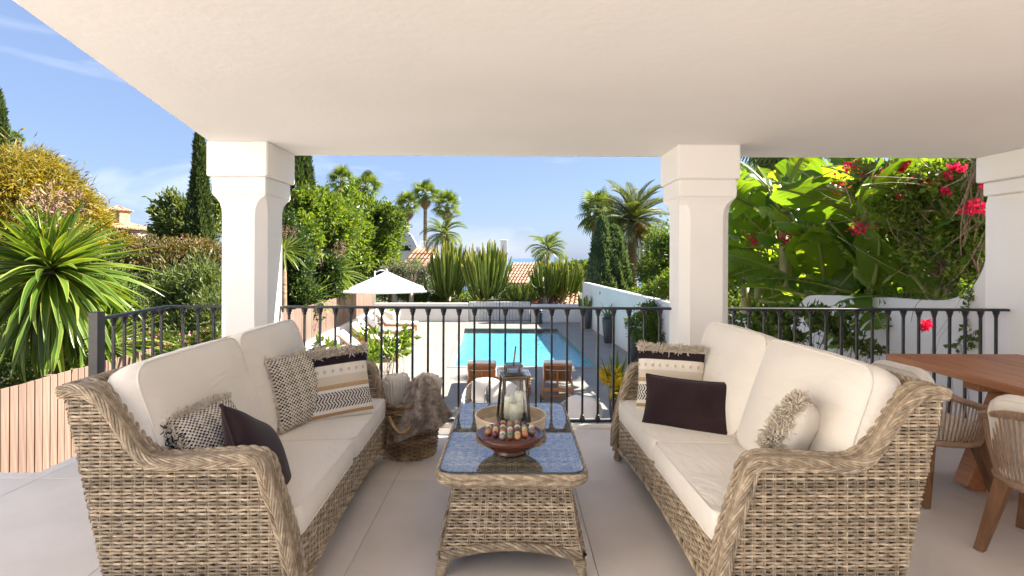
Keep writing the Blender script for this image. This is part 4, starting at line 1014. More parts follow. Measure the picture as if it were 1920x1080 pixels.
# wicker tub chairs and glass topped tables on the deck below the terrace
surf('tub_wicker', (.30,.26,.21), (.55,.50,.43), 30, .7, 60, .9, .01, sc=(1,1,2.5))
def tub_chair():
    t = thing('tub_chair', '', 'chair', group='wicker tub chairs on the pool deck')
    mb = MB(); As = np.linspace(R(-125), R(125), 40); zs = np.linspace(.0, 1, 22)
    for k, zz in enumerate(zs):
        pth = []
        for a in As:
            h_ = .42+.40*max(0,(math.cos(a)+.4)/1.4)**.8; z = .06+(h_-.06)*zz; r_ = .33+.05*zz+.006*math.sin(a*24+k*math.pi); pth.append((r_*math.sin(a), -r_*math.cos(a), z))
        mb.tube(pth, .019, 5)
    mb.build('woven_shell', 'tub_wicker', t, True)
    mb = MB(); mb.lathe([(.30,.03),(.33,.30),(.001,.31)], 30); mb.build('seat_base', 'tub_wicker', t, True)
    add_cushion('seat_cushion', t, .56, .56, .12, (0,.03,.38), None, 'cream_fabric', 51, bulge=.03, corner=.2)
    o = add_cushion('back_cushion', t, .50, .44, .12, (0,-.22,.62), None, 'cream_fabric', 52, bulge=.05, corner=.12)
    o.rotation_euler = Matrix(((-1,0,0),(0,-math.sin(R(14)),math.cos(R(14))),(0,math.cos(R(14)),math.sin(R(14))))).to_euler()
    return t
tcs = [(908, 9.3, 172, 'wicker tub chair with white cushion below the railing beside the glass table'), (952, 9.0, 205, 'wicker tub chair seen through the lantern glass'), (1082, 8.1, 150, 'wicker tub chair with white back cushion standing alone below the railing')]
tc0 = tub_chair()
for k, (px, d, a, lab) in enumerate(tcs):
    o = tc0 if k == 0 else copy_tree(tc0); o.location = ((px-960)*d/1000, d, DECK); o.rotation_euler = (0,0,R(a)); o['label'] = lab
def glass_table(label, x, y, w, dth, h, rz):
    t = thing('side_table', label, 'table', (x,y,DECK), rz, 'glass topped tables on the pool deck'); mb = MB(); z = .03; k = 0
    while z < h-.02:
        for (p0,p1,nv) in (((-w/2,-dth/2),(w/2,-dth/2),(0,-1,0)), ((w/2,-dth/2),(w/2,dth/2),(1,0,0)), ((w/2,dth/2),(-w/2,dth/2),(0,1,0)), ((-w/2,dth/2),(-w/2,-dth/2),(-1,0,0))): weave_row(mb, (*p0,z), (*p1,z), nv, .05, k*math.pi, .005, .014, .7)
        z += .028; k += 1
    mb.build('woven_body', 'basket_wicker', t, True); MB().box((0,0,h/2), (w-.02,dth-.02,h-.06)).build('body_lining', 'wicker_core', t)
    MB().box((0,0,h+.006), (w+.03,dth+.03,.01)).build('glass_top', 'table_glass', t)
    return t
glass_table('wicker side table with glass top between the two teak loungers', (962-960)*.0118, 11.9, .74, .6, .45, R(4))
gt2 = glass_table('low glass topped wicker table with a small drinks set beside the tub chair', (925-960)*.0086, 8.55, .5, .5, .42, R(8))
dr = thing('drinks_set', 'small metal tray with a tap shaped jug on the low glass table', 'drinks set', ((921-960)*.0086, 8.55, DECK+.432))
MB().box((0,0,.012), (.24,.16,.022), bev=.004).build('tray', 'white_metal', dr); MB().lathe([(.03,.024),(.035,.06),(.02,.10),(.012,.17),(.016,.18)], 14).build('jug', 'lantern_metal', dr, True)
MB().lathe([(.022,.024),(.026,.09),(.024,.09),(.02,.03)], 14, (.08,.01,0)).build('glass', 'clear_glass', dr, True)

bn = thing('bin', 'dark blue cylindrical bin standing by the low far wall', 'bin', tuple(F(1012,607,DECK)))
MB().lathe([(.13,0),(.145,.02),(.145,.58),(.15,.585),(.15,.62),(.11,.66)], 24).build('drum', 'bin_blue', bn, True); MB().lathe([(.151,.50),(.153,.505),(.153,.53),(.151,.535)], 24).build('band', 'lantern_metal', bn, True)

# faint movement lines of the picture aside, the planters: tall tapered pots
def planter(name, label, loc, h, rt, rb_, m_='planter_dark', group=None):
    t = thing(name, label, 'planter', loc, 0, group)
    MB().lathe([(rb_,0),(rb_*1.05,.02),((rb_*.45+rt*.55)*1.06,h*.45),(rt*1.02,h*.8),(rt,h),(rt-.03,h),(rt-.035,h-.05),(.001,h-.06)], 28).build('pot', m_, t, True)
    MB().lathe([(rt-.036,h-.07),(.001,h-.045)], 20).build('soil', 'soil', t)
    return t
# ---------------------------------------------------------------- plants: generators
def leaf_quads(g, B, D, ll, lw, fold=.25, jl=.35):
    n = len(B); D = D/(np.linalg.norm(D,axis=1)[:,None]+1e-9); S_ = np.cross(D, g.normal(0,1,(n,3))); S_ /= np.linalg.norm(S_,axis=1)[:,None]+1e-9; N_ = np.cross(S_, D)
    L_ = ll*g.uniform(1-jl,1+jl,(n,1)); W_ = lw*g.uniform(1-jl,1+jl,(n,1))
    return np.stack([B, B+D*L_*.45+S_*W_*.5+N_*W_*fold, B+D*L_-N_*L_*.12, B+D*L_*.45-S_*W_*.5+N_*W_*fold], 1).reshape(-1,3)
def cloud(g, blobs, n, ll, lw, clump=.22, kc=None, up=.25, shell=.45, down=0.0):
    vol = np.array([b[1][0]*b[1][1]*b[1][2] for b in blobs])**.67; cnt = np.maximum(40, (n*vol/vol.sum()).astype(int)); out = []
    for (c, r), m_ in zip(blobs, cnt):
        c = np.array(tuple(c)); r = np.array(r); K = kc or max(8, int(m_/55))
        q = g.normal(0,1,(K,3)); q /= np.linalg.norm(q,axis=1)[:,None]; q *= (shell+(1-shell)*g.uniform(0,1,(K,1))**.6)*g.uniform(.82,1.12,(K,1))
        w = g.uniform(.4,1.6,K); w /= w.sum(); id_ = g.choice(K, m_, p=w); s_ = clump*g.uniform(.6,1.3,(K,1))[id_]
        u = q[id_]+g.normal(0,1,(m_,3))*s_; B = c+u*r; D = u*.8+g.normal(0,.65,(m_,3))+np.array([0,0,up-down]); out.append(leaf_quads(g, B, D, ll, lw))
    V = np.concatenate(out); return V
def quads_mesh(name, V): return build_mesh(name, V, np.arange(len(V)), np.full(len(V)//4, 4))
def blob(px, py, d, rx, ry, depth=None): k = d/1000; return (P(px,py,d), (rx*k, (depth or rx)*k, ry*k))
def limb_pts(a, b, g, bend=.15, n=6):
    a = np.array(tuple(a)); b = np.array(tuple(b)); L = np.linalg.norm(b-a); m = (a+b)/2+g.normal(0,1,3)*L*bend; t = np.linspace(0,1,n)[:,None]
    return a*(1-t)**2+2*m*t*(1-t)+b*t*t
def gz(x, y): return ground_h(x, y)
def tree(name, label, blobs, n, ll, lw, leafmat, barkmat='bark', tr=.12, cat='tree', seed=0, base=None, clump=.22, up=.25, group=None, shell=.45, fork=.45, extra=None, down=0):
    g = np.random.default_rng(seed+100); c = np.mean([np.array(tuple(b[0])) for b in blobs], axis=0)
    bx, by = (base if base else (c[0], c[1])); bz = gz(bx, by)
    t = thing(name, label, cat, (bx,by,bz), 0, group); o = np.array((bx,by,bz))
    V = cloud(g, blobs, n, ll, lw, clump, None, up, shell, down)-o; obj('crown', quads_mesh('crown', V), leafmat, t)
    mb = MB(); low = min(b[0][2]-b[1][2] for b in blobs); fk = np.array((bx+g.normal(0,.1), by, bz+max(.25,(c[2]-bz)*fork)))-o
    p = limb_pts((0,0,-.15), fk, g, .06); mb.tube(p, np.linspace(tr*1.25, tr*.85, len(p)), 9)
    for b in blobs:
        e = np.array(tuple(b[0]))-o+np.array([0,0,b[1][2]*.3]); p = limb_pts(fk, e, g, .12, 7); mb.tube(p, np.linspace(tr*.65, tr*.12, len(p)), 6)
        for k in range(5):
            q = g.normal(0,1,3); q[2] = abs(q[2])*.6; q /= np.linalg.norm(q); e2 = np.array(tuple(b[0]))-o+q*np.array(b[1])*.85; p2 = limb_pts(p[3], e2, g, .15, 5); mb.tube(p2, np.linspace(tr*.28, tr*.05, len(p2)), 5)
    mb.build('trunk', barkmat, t, True)
    if extra:
        nm, m_, cnt, sz = extra; q = cloud(g, blobs, cnt, sz, sz*.8, .10, max(6,cnt//14), .3, .9)-o; fo = obj(nm, quads_mesh(nm, q), m_, t); fo['kind'] = 'stuff'
    return t
def cypress(name, label, px, ytop, d, rpx, n, leafmat='leaf_cypress', seed=0, ybot=None, tips=1, group='cypresses'):
    g = np.random.default_rng(seed+300); top = P(px, ytop, d); r = rpx*d/1000; bx, by = top.x, top.y; bz = gz(bx,by); H_ = top.z-bz
    t = thing(name, label, 'tree', (bx,by,bz), 0, group)
    z = g.uniform(.02,1,n)**.85; prof = np.minimum(1, (1-z)**.62*1.25)*np.minimum(1, .6+z*3)
    K = 170; ca = g.uniform(0,2*math.pi,K); cz = g.uniform(0,1,K); cr = g.uniform(.86,1.13,K)
    a = g.uniform(0,2*math.pi,n); rr = prof*r*(1-.28*g.uniform(0,1,n)**2)
    lob = np.ones(n)
    for k in range(K): lob += (cr[k]-1)*np.exp(-((np.angle(np.exp(1j*(a-ca[k])))*1.4)**2+((z-cz[k])*15)**2))
    lob += .13*np.sin(a*7+z*11+seed)*np.clip(1.3-z,0,1)
    rr = rr*lob; B = np.stack([rr*np.cos(a), rr*np.sin(a), z*H_], 1)
    D = np.stack([np.cos(a)*.45, np.sin(a)*.45, np.full(n,1.0)], 1)+g.normal(0,.3,(n,3)); s_ = d/1000*6.5
    obj('crown', quads_mesh('crown', leaf_quads(g, B, D, min(.34,s_*1.5), min(.12,s_*.55))), leafmat, t)
    MB().tube([(0,0,-.1),(0,0,H_*.5),(0,0,H_*.93)], [r*.18,r*.1,.01], 8).build('trunk', 'bark', t, True)
    return t
def arc_frame(L, rise, droop, n):        # arching midrib in the x-z plane
    t = np.linspace(0,1,n); a = rise-droop*t**1.3; dx = np.cos(a); dz = np.sin(a); x = np.concatenate([[0],np.cumsum((dx[1:]+dx[:-1])/2)])*L/(n-1); z = np.concatenate([[0],np.cumsum((dz[1:]+dz[:-1])/2)])*L/(n-1)
    return t, x, z, a
def sword_leaf(L, w, rise, droop, matn, edge=None, n=9):
    t, x, z, a = arc_frame(L, rise, droop, n); W_ = w/2*np.minimum(1,(.45+t*2.2))*np.clip((1-t)*2.2,0.02,1)**.8
    V = []; Fc = []; 
    for i in range(n):
        up = np.array([-math.sin(a[i]),0,math.cos(a[i])])*W_[i]*.45; c = np.array([x[i],0,z[i]])
        for s_ in (-1,-.78,0,.78,1): V.append(c+np.array([0,s_*W_[i],0])+up*abs(s_))
    mb = MB()
    for k in range(4): mb.add(V, [(i*5+k, i*5+k+1, (i+1)*5+k+1, (i+1)*5+k) for i in range(n-1)], 1 if (edge and k in (0,3)) else 0)
    me = mb.mesh('leaf', True); me.materials.append(M[matn]); 
    if edge: me.materials.append(M[edge])
    return me
def yucca(label, c, n, L, w, seed=0, trunk_h=None, stalk=True, low=-65):
    g = np.random.default_rng(seed+500); bz = gz(c.x, c.y); t = thing('yucca', label, 'yucca', (c.x,c.y,bz), 0, 'yuccas in the garden'); hc = c.z-bz
    mes = [sword_leaf(L*s_, w, 0, dr, 'leaf_yucca', 'leaf_yucca_edge') for s_, dr in ((1,.15),(.92,.45),(1.05,.8),(.85,.25))]
    for k in range(n):
        f = (k+.5)/n; el = R(88)-(R(88)-R(low))*f**.85; az = k*2.39996+g.normal(0,.1); me = mes[int(g.integers(0,2)) if el > R(10) else int(g.integers(1,3))]; s_ = g.uniform(.8,1.1)*(.52+.48*min(1, f/.42))
        o = obj('leaf', me, None, t, (.03*math.cos(az),.03*math.sin(az),hc+.12*(1-2*f)*L)); o.rotation_euler = (g.normal(0,.25), -el, az); o.scale = (s_,g.uniform(.85,1.1),s_)
    MB().tube([(0,0,-.1),(.02,0,hc*.5),(0,0,hc+.02)], [w*1.9,w*1.5,w*1.2], 10).build('trunk', 'palm_bark', t, True)
    if stalk:
        for q in range(3):
            a = g.uniform(0,6.28); e = np.array([.3*L*math.cos(a),.3*L*math.sin(a),hc+L*.62]); bl = [(e, (.09*L,.09*L,.18*L))]; so = obj('flower_stalk', quads_mesh('flower_stalk', cloud(g, bl, 150, .05*L, .02*L, .3)), 'dry_stalk', t); so['kind'] = 'stuff'
            mb = MB(); mb.tube([(0,0,hc),tuple(e)], .012, 5); mb.build('stalk_stem', 'dry_stalk', so)
    return t
def fan_frond(L, n=22, ndiv=1):
    mb = MB(); pet = L*.48; mb.tube([(0,0,0),(pet*.5,0,pet*.06),(pet,0,0)], [.03*L,.018*L,.012*L], 4)
    for k in range(n):
        a = R(-112+224*k/(n-1)); l = L*.62*(1-.25*abs(a)/2); d = np.array([math.cos(a),math.sin(a),0]); s_ = np.array([-d[1],d[0],0]); w = L*.034; c = np.array([pet,0,0])
        drop = -L*.16*(.4+abs(a)/2)
        p0 = c+d*l*.08; p1 = c+d*l*.55+np.array([0,0,-.01*L]); p2 = c+d*l*.86+np.array([0,0,drop]); p3 = c+d*l*.95+np.array([0,0,drop*2.4])
        mb.add([p0-s_*w*.2,p0+s_*w*.2,p1+s_*w,p1-s_*w,p2+s_*w*.5,p2-s_*w*.5,p3], [(0,1,2,3),(3,2,4,5),(5,4,6)])
    me = mb.mesh('frond'); me.materials.append(M['leaf_palm']); return me
def feather_frond(L, n=26, droop=1.4, ll=.24, lw=.022, matn='leaf_date', vee=.5):
    t, x, z, a = arc_frame(L, .0, droop, 10); mb = MB(); mb.tube([(x[i],0,z[i]) for i in range(10)], np.linspace(.018*L,.004*L,10), 4)
    for k in range(n):
        tt = .14+.86*k/n; i = tt*9; i0 = min(8,int(i)); f = i-i0; c = np.array([x[i0]*(1-f)+x[i0+1]*f,0,z[i0]*(1-f)+z[i0+1]*f]); al = a[i0]; fw = np.array([math.cos(al),0,math.sin(al)]); upv = np.array([-math.sin(al),0,math.cos(al)])
        l = L*ll*math.sin(math.pi*min(1,.12+tt*.93))**.6
        for s_ in (-1,1):
            d = fw*(.55+.5*tt)+np.array([0,s_,0])*.75+upv*vee*.5; d /= np.linalg.norm(d); w = L*lw; p1 = c+d*l*.5; p2 = c+d*l+np.array([0,0,-l*.28]); q = np.cross(d, upv); q /= np.linalg.norm(q)
            mb.add([c-fw*w*.3,c+fw*w*.3,p1+fw*w*.7,p1-fw*w*.7,p2], [(0,1,2,3),(3,2,4)])
    me = mb.mesh('frond'); me.materials.append(M[matn]); return me
FAN = [fan_frond(1.0), fan_frond(1.0, 18)]
def palm(label, px, py, d, rpx, kind='fan', n=26, trunk=.16, seed=0, fruit=False, lo=-60, skirt=0, name=None, tm='palm_bark', group=None):
    g = np.random.default_rng(seed+700); c = P(px,py,d); bz = gz(c.x,c.y); L = rpx*d/1000; hc = c.z-bz
    t = thing(name or {'fan':'fan_palm','date':'date_palm','queen':'queen_palm'}[kind], label, 'palm', (c.x,c.y,bz), 0, group)
    if kind == 'fan': mes = FAN
    elif kind == 'date': mes = [feather_frond(1.0, 34, dr, .26, .016, 'leaf_date', .9) for dr in (.9,1.3)]
    else: mes = [feather_frond(1.0, 34, dr, .34, .018, 'leaf_palm', .1) for dr in (1.4,1.9)]
    for k in range(n):
        f = (k+.5)/n; el = R(85)-(R(85)-R(lo))*f; az = k*2.39996+g.normal(0,.15); o = obj('frond', mes[k % 2], None, t, (0,0,hc+.05*L*(1-f))); o.rotation_euler = (g.normal(0,.3), -el, az); s_ = L*g.uniform(.85,1.1); o.scale = (s_,s_,s_)
    zz = np.linspace(-.2,hc,14); lean = g.normal(0,.02); pts = [(lean*(z-hc)*0,0,z) for z in zz]; rr = [trunk*(1.15-.2*z/hc+.03*(-1)**k) for k, z in enumerate(zz)]
    if kind != 'queen': rr[-1] = trunk*1.5; rr[-2] = trunk*1.25
    mb = MB(); mb.tube(pts, rr, 10); mb.build('trunk', tm, t, True)
    if skirt:
        for k in range(skirt):
            az = g.uniform(0,6.28); o = obj('dead_frond', mes[0].copy(), None, t, (0,0,hc-.05*L)); o.data.materials.clear(); o.data.materials.append(M['dry_leaf']); o.rotation_euler = (0,R(78),az); o.scale = (L*.8,)*3
    if fruit:
        for k in range(5):
            a = g.uniform(0,6.28); e = np.array([.25*L*math.cos(a),.25*L*math.sin(a),hc-.16*L]); obj('fruit_bunch', quads_mesh('fruit_bunch', cloud(g, [(e,(.10*L,.10*L,.13*L))], 240, .04*L, .03*L, .3)), 'date_fruit', t)
    return t
def euph_arm(g, r, H_, out, seed):
    n = 12; t = np.linspace(0,1,n); x = out*(1-(1-np.minimum(t*2.4,1))**2); z = H_*(t**1.15); ns = 10; V = []; ang = np.arange(ns)*2*math.pi/ns
    for i in range(n):
        rr = r*(1.0 if i < n-1 else .35)*(.85+.15*math.sin(i*2.4)); 
        for k, a in enumerate(ang): q = rr*(1.0 if k % 2 == 0 else .58); V.append((x[i]+q*math.cos(a), q*math.sin(a), z[i]))
    i = np.arange(n-1)[:,None]; j = np.arange(ns)[None,:]; j2 = (j+1) % ns; Fq = np.stack([i*ns+j, i*ns+j2, (i+1)*ns+j2, (i+1)*ns+j], -1).reshape(-1,4)
    mb = MB(); k = (n-2)*ns; mb.add(V, Fq[:k]); mb.add(V, Fq[k:], 1); mb.add(V, [tuple((n-1)*ns+q for q in range(ns))], 1)
    me = mb.mesh('arm'); me.materials.append(M['euphorbia']); me.materials.append(M['euphorbia_tip']); return me
def euphorbia(label, px, ytop, ybase, d, wpx, n, seed=0, r=.055, zb=None, group='candelabra cacti'):
    g = np.random.default_rng(seed+900); top = P(px,ytop,d); bs = P(px,ybase,d); H_ = top.z-bs.z; W_ = wpx*d/1000
    t = thing('candelabra_cactus', label, 'cactus', (bs.x,bs.y,bs.z), 0, group); mes = [euph_arm(g, r, 1.0, o_, k) for k, o_ in enumerate((.10,.22,.32,.16))]
    for k in range(n):
        f = math.sqrt((k+.5)/n); az = k*2.39996+g.normal(0,.25); rad = f*W_; h_ = H_*(1.0-.30*f**2)*g.uniform(.82,1.04); z0 = H_*g.uniform(.0,.30)*(1-f*.2); me = mes[k % 4]; o = obj('arm', me, None, t)
        o.location = (rad*.45*math.cos(az), rad*.45*math.sin(az), z0); o.rotation_euler = (0,0,az); hh = h_-z0; o.scale = (max(.8, rad*2.0), 1, hh) if False else (1,1,hh)
        o.rotation_euler = (0, math.atan2(rad*.45, hh), az)
    MB().tube([(0,0,bz_) for bz_ in (-1.2,H_*.25)], [.13,.09], 9).build('trunk', 'pale_bark', t, True)
    return t
def agave(label, loc, n, L, w, matn='agave', name='agave', el0=85, el1=25, parent_group=None, droop=.5, cat='plant'):
    g = np.random.default_rng(int(abs(loc[0]*1000)) % 9999); t = thing(name, label, cat, loc, 0, parent_group); mes = [sword_leaf(L,w,0,dr,matn) for dr in (droop*.4,droop)]
    for k in range(n):
        f = (k+.5)/n; o = obj('leaf', mes[k % 2], None, t, (.03*math.cos(k*2.4),.03*math.sin(k*2.4),0), (g.normal(0,.2), -R(el0-(el0-el1)*f), k*2.39996)); s_ = g.uniform(.75,1.1); o.scale = (s_,1,s_)
    return t
# broad banana leaf, torn along the veins
def banana_leaf(g, L, w, droop, tears):
    n = 44; t, x, z, a = arc_frame(L, 0, droop, n); prof = np.sin(np.pi*np.clip(.06+.94*t,0,1))**.45*np.clip((1-t)*6,0,1)**.5*np.clip(t*9,0,1)
    mb = MB(); mb.tube([(x[i],0,z[i]) for i in range(0,n,3)], np.linspace(.024,.005,len(range(0,n,3))), 6, mi=1)
    for s_ in (-1,1):
        cuts = set(g.choice(np.arange(3,n-2), tears, replace=False)); seg = []; start = 0; dih = g.uniform(.15,.5)
        bounds = [0]+sorted(cuts)+[n-1]
        for q in range(len(bounds)-1):
            i0, i1 = bounds[q], bounds[q+1]; tw = g.normal(0,.10); dr = dih+g.normal(0,.14); nn = i1-i0+1; nk = 6; Gd = np.zeros((nn,nk,3))
            for ii in range(nn):
                i = i0+ii; al = a[i]; up = np.array([-math.sin(al),0,math.cos(al)]); fw = np.array([math.cos(al),0,math.sin(al)]); gap = .0 if q == 0 else .010
                for k in range(nk):
                    v = k/(nk-1); W_ = w/2*prof[i]*v; sw = (ii/(max(1,nn-1))-.5)*-gap*2*v*3; ang_ = .28-dr*1.6*v; rip = .006*math.sin(i*2.1)*v
                    Gd[ii,k] = np.array([x[i],0,z[i]])+np.array([0,s_,0])*W_*math.cos(ang_)+up*(W_*math.sin(ang_)+rip+tw*v*(ii/(max(1,nn-1))-.5)*.25)+fw*(W_*.22+sw)
            mb.grid(Gd, 0, flip=(s_ > 0))
    me = mb.mesh('leaf', True); me.materials.append(M['leaf_banana']); me.materials.append(M['midrib']); return me
gb = np.random.default_rng(42)
BAN = [banana_leaf(gb, 1.0, .40, dr, tr_) for dr, tr_ in ((.5,3),(.9,6),(1.25,8),(.7,2),(1.0,10),(.35,1))]
def banana(label, x, y, h, n, L, seed, group='banana plants behind the garden wall', lo=5, az0=None):
    g = np.random.default_rng(seed+1100); bz = gz(x,y); t = thing('banana_plant', label, 'banana plant', (x,y,bz), 0, group); hc = h-bz
    lean = g.normal(0,.12,2)
    MB().tube([(0,0,-.1),(lean[0]*.4,lean[1]*.4,hc*.5),(lean[0],lean[1],hc)], [.13,.11,.07], 12).build('stem', 'banana_stem', t, True)
    for k in range(n):
        f = (k+.5)/n; el = R(82)-(R(82)-R(lo))*f; az = k*2.39996+g.normal(0,.4)+(az0 or 0); pl = L*g.uniform(.16,.3); d = np.array([math.cos(az)*math.cos(el), math.sin(az)*math.cos(el), math.sin(el)])
        st = np.array([lean[0],lean[1],hc-.25*f*hc*.5]); en = st+d*pl
        o = obj('leaf', BAN[int(g.integers(0,6))], None, t, tuple(en)); s_ = L*g.uniform(.8,1.12); o.rotation_euler = (g.normal(0,.95), -el+R(8), az); o.scale = (s_,s_*g.uniform(1.0,1.25),s_)
        MB().tube([tuple(st-d*.1), tuple(en+d*.02)], [.030,.021], 6).build('leaf_stalk', 'midrib', o.parent, True)
    return t
# ---------------------------------------------------------------- houses beyond the garden
def tile_roof(name, parent, o, u, v, pitch=.24, course=.42):       # o corner at ridge, u along ridge, v down the slope
    o, u, v = np.array(tuple(o)), np.array(tuple(u)), np.array(tuple(v)); n = np.cross(u, v); n = n/np.linalg.norm(n); n = n if n[2] > 0 else -n
    nu_, nv_ = max(2,int(np.linalg.norm(u)/pitch)), max(2,int(np.linalg.norm(v)/course)); eu = u/np.linalg.norm(u); mb = MB()
    mb.add([o-n*.02, o+u-n*.02, o+u+v-n*.02, o+v-n*.02, o-n*.12, o+u-n*.12, o+u+v-n*.12, o+v-n*.12], [(0,1,2,3),(7,6,5,4),(0,4,5,1),(1,5,6,2),(2,6,7,3),(3,7,4,0)])
    w = np.linalg.norm(u)/nu_
    for i in range(nu_):
        for j in range(nv_):
            a = o+u*(i+.5)/nu_+v*j/nv_; b = o+u*(i+.5)/nu_+v*(j+1.12)/nv_; V = []
            for q, lift, sc in ((a,.0,.30),(b,.035,.38)):
                for k in range(5): an = math.pi*k/4; V.append(q+eu*w*sc*math.cos(an)+n*(w*sc*math.sin(an)*1.1+lift))
            mb.add(V, [(k,k+1,6+k,5+k) for k in range(4)]+[(5,6,7,8,9)])
    return mb.build(name, 'roof_clay', parent)
def wall_box(parent, c, s, m_, name='wall', rz=0): return MB().box((0,0,0), s, bev=.02).build(name, m_, parent, False, c, (0,0,rz))

# ochre towered house on the left
d = 45; c = P(228,440,d); h1 = thing('house', 'distant house with tiled hip roof and small ochre tower', 'house', (c.x,c.y,-2.5)); k = d/1000
zr = P(228,414,d).z+2.5; ze = P(228,431,d).z+2.5
wall_box(h1, (-.3,0,ze/2-.05), (4.0,4.4,ze-.1), 'house_pink')
hw_, hd_ = 2.35, 2.6
for (a,b,e) in (((-hw_,-hd_),(hw_,-hd_),0), ((hw_,-hd_),(hw_,hd_),1), ((hw_,hd_),(-hw_,hd_),2), ((-hw_,hd_),(-hw_,-hd_),3)):
    mb = MB(); A = np.array([a[0]-.3,a[1],ze]); B = np.array([b[0]-.3,b[1],ze]); T0 = np.array([-.3+(.5 if e in (0,1,2) and e != 3 else -.5)*0,0,zr]); n_ = 22
    nrm = np.cross(B-A, T0-A); nrm /= np.linalg.norm(nrm)
    mb.add([A,B,T0], [(0,1,2)])
    for i in range(n_):
        f0 = (i+.5)/n_; p = A+(B-A)*f0; tt = 1-abs(2*f0-1); q = p+(T0-(A+B)/2)*max(.04,tt); mb.tube([p+nrm*.02, q+nrm*.02], .075, 6)
    mb.build('roof', 'roof_clay', h1)
tz = P(228,400,d).z+2.5
tw = wall_box(h1, (.12,-.6,(tz+ze)/2), (1.16,1.16,tz-ze+.2), 'house_ochre', 'tower')
for i in range(4): MB().box((-.36+.24*i,-.585,(tz-ze)/2-.12), (.10,.03,.16)).build('vent', 'window_dark', tw)
MB().box((0,0,(tz-ze)/2+.10), (1.34,1.34,.10), bev=.02).build('cornice', 'house_ochre', tw)
mb = MB(); zc_ = (tz-ze)/2+.15; mb.add([(-.8,-.8,zc_),(.8,-.8,zc_),(.8,.8,zc_),(-.8,.8,zc_),(0,0,zc_+.42)], [(3,2,1,0),(0,1,4),(1,2,4),(2,3,4),(3,0,4)])
for s_ in range(4):
    Mz = Matrix.Rotation(s_*math.pi/2,3,'Z')
    for i in range(7): x = -.68+.227*i; mb.tube([Mz@Vector((x,-.82,zc_+.02)), Mz@Vector((x*.25,-.82+(.74)*(1-abs(x)/.8),zc_+.02+.40*(1-abs(x)/.8)))], .06, 5)
mb.build('tower_roof', 'roof_clay', tw)
for x in (-1.1,.9): MB().box((x,-2.21,ze-.75), (.5,.04,.8)).build('window', 'window_dark', h1)

# white house with curved parapet, behind the olives
d = 36; k = d/1000; h2 = thing('house', 'white house with curved parapet wall and tiled roof behind the olive trees', 'house', (P(775,470,d).x, d, -3.2)); o0 = Vector((P(775,470,d).x, d, -3.2))
def L2(px,py,dd=0): q = P(px,py,36+dd)-o0; return q
pz = L2(765,432).z; wall_box(h2, (L2(782,0).x,2.0,L2(0,500).z/2), (3.6,3.6,L2(0,500).z), 'house_white')
arc = [tuple(p) for p in cat_rom([(L2(783,0).x,L2(0,462).z),(L2(776,0).x,L2(0,447).z),(L2(768,0).x,L2(0,435).z),(L2(757,0).x,L2(0,432).z),(L2(747,0).x,L2(0,436).z),(L2(741,0).x,L2(0,447).z)], 5)]
MB().prism([(L2(741,0).x,2.0),(L2(783,0).x,2.0)]+arc, lambda a,b: (a,.35,b), lambda a,b: (a,.02,b)).build('parapet', 'house_white', h2)
MB().prism([(L2(783,0).x,1.0),(L2(812,0).x,1.0),(L2(812,0).x,L2(0,462).z),(L2(783,0).x,L2(0,456).z)], lambda a,b: (a,.55,b), lambda a,b: (a,.30,b)).build('wall', 'house_white', h2)
for i in range(9): MB().box((L2(786+3*i,0).x,.40,L2(0,458).z+.16), (.045,.045,.44)).build('roof_baluster', 'house_white', h2)
tile_roof('roof', h2, L2(782,466)+Vector((-.1,-.1,0)), Vector((1.55,0,0)), Vector((-.9,-1.3,-1.35)))
MB().box((L2(762,0).x,.01,L2(0,462).z), (.55,.06,.34)).build('window', 'window_dark', h2)
wall_box(h2, (L2(770,0).x,-.5,1.2), (2.2,.3,2.4), 'house_white')

# tiled house with white chimney in the middle
d = 42; o0 = Vector((P(975,500,42).x, 42, -3.6)); h3 = thing('house', 'white house with clay tiled roof and tall tapered chimney beyond the cacti', 'house', o0)
def L3(px,py,dd=0): return P(px,py,42+dd)-o0
wall_box(h3, (L3(960,0).x,3.0,L3(0,520).z/2), (4.2,4.2,L3(0,520).z), 'house_white')
tile_roof('roof', h3, L3(962,493,1.6), L3(1010,493,1.6)-L3(962,493,1.6), Vector((-1.0,-2.6,-1.55)))
gx_ = L3(1009,0).x
MB().prism([(.9,1.0),(5.0,1.0),(5.0,L3(0,520).z),(2.6,L3(0,492).z+.08),(.4,L3(0,530).z-.1)], lambda a,b: (gx_+.12,a-1.0,b), lambda a,b: (gx_+.42,a-1.0,b)).build('gable', 'house_white', h3)
mb = MB(); cz0, cz1 = L3(0,500).z-1, L3(0,447).z; cxm = L3(944,0).x
loft(mb, [([(cxm+a*.36,1.4+b*.3) for a,b in ((1,1),(-1,1),(-1,-1),(1,-1))],cz0), ([(cxm+a*.25,1.4+b*.24) for a,b in ((1,1),(-1,1),(-1,-1),(1,-1))],cz1)]); chm = mb.build('chimney', 'house_white', h3)
MB().box((cxm,1.4,cz1+.05), (.62,.58,.10), bev=.02).build('chimney_cap', 'house_white', chm)
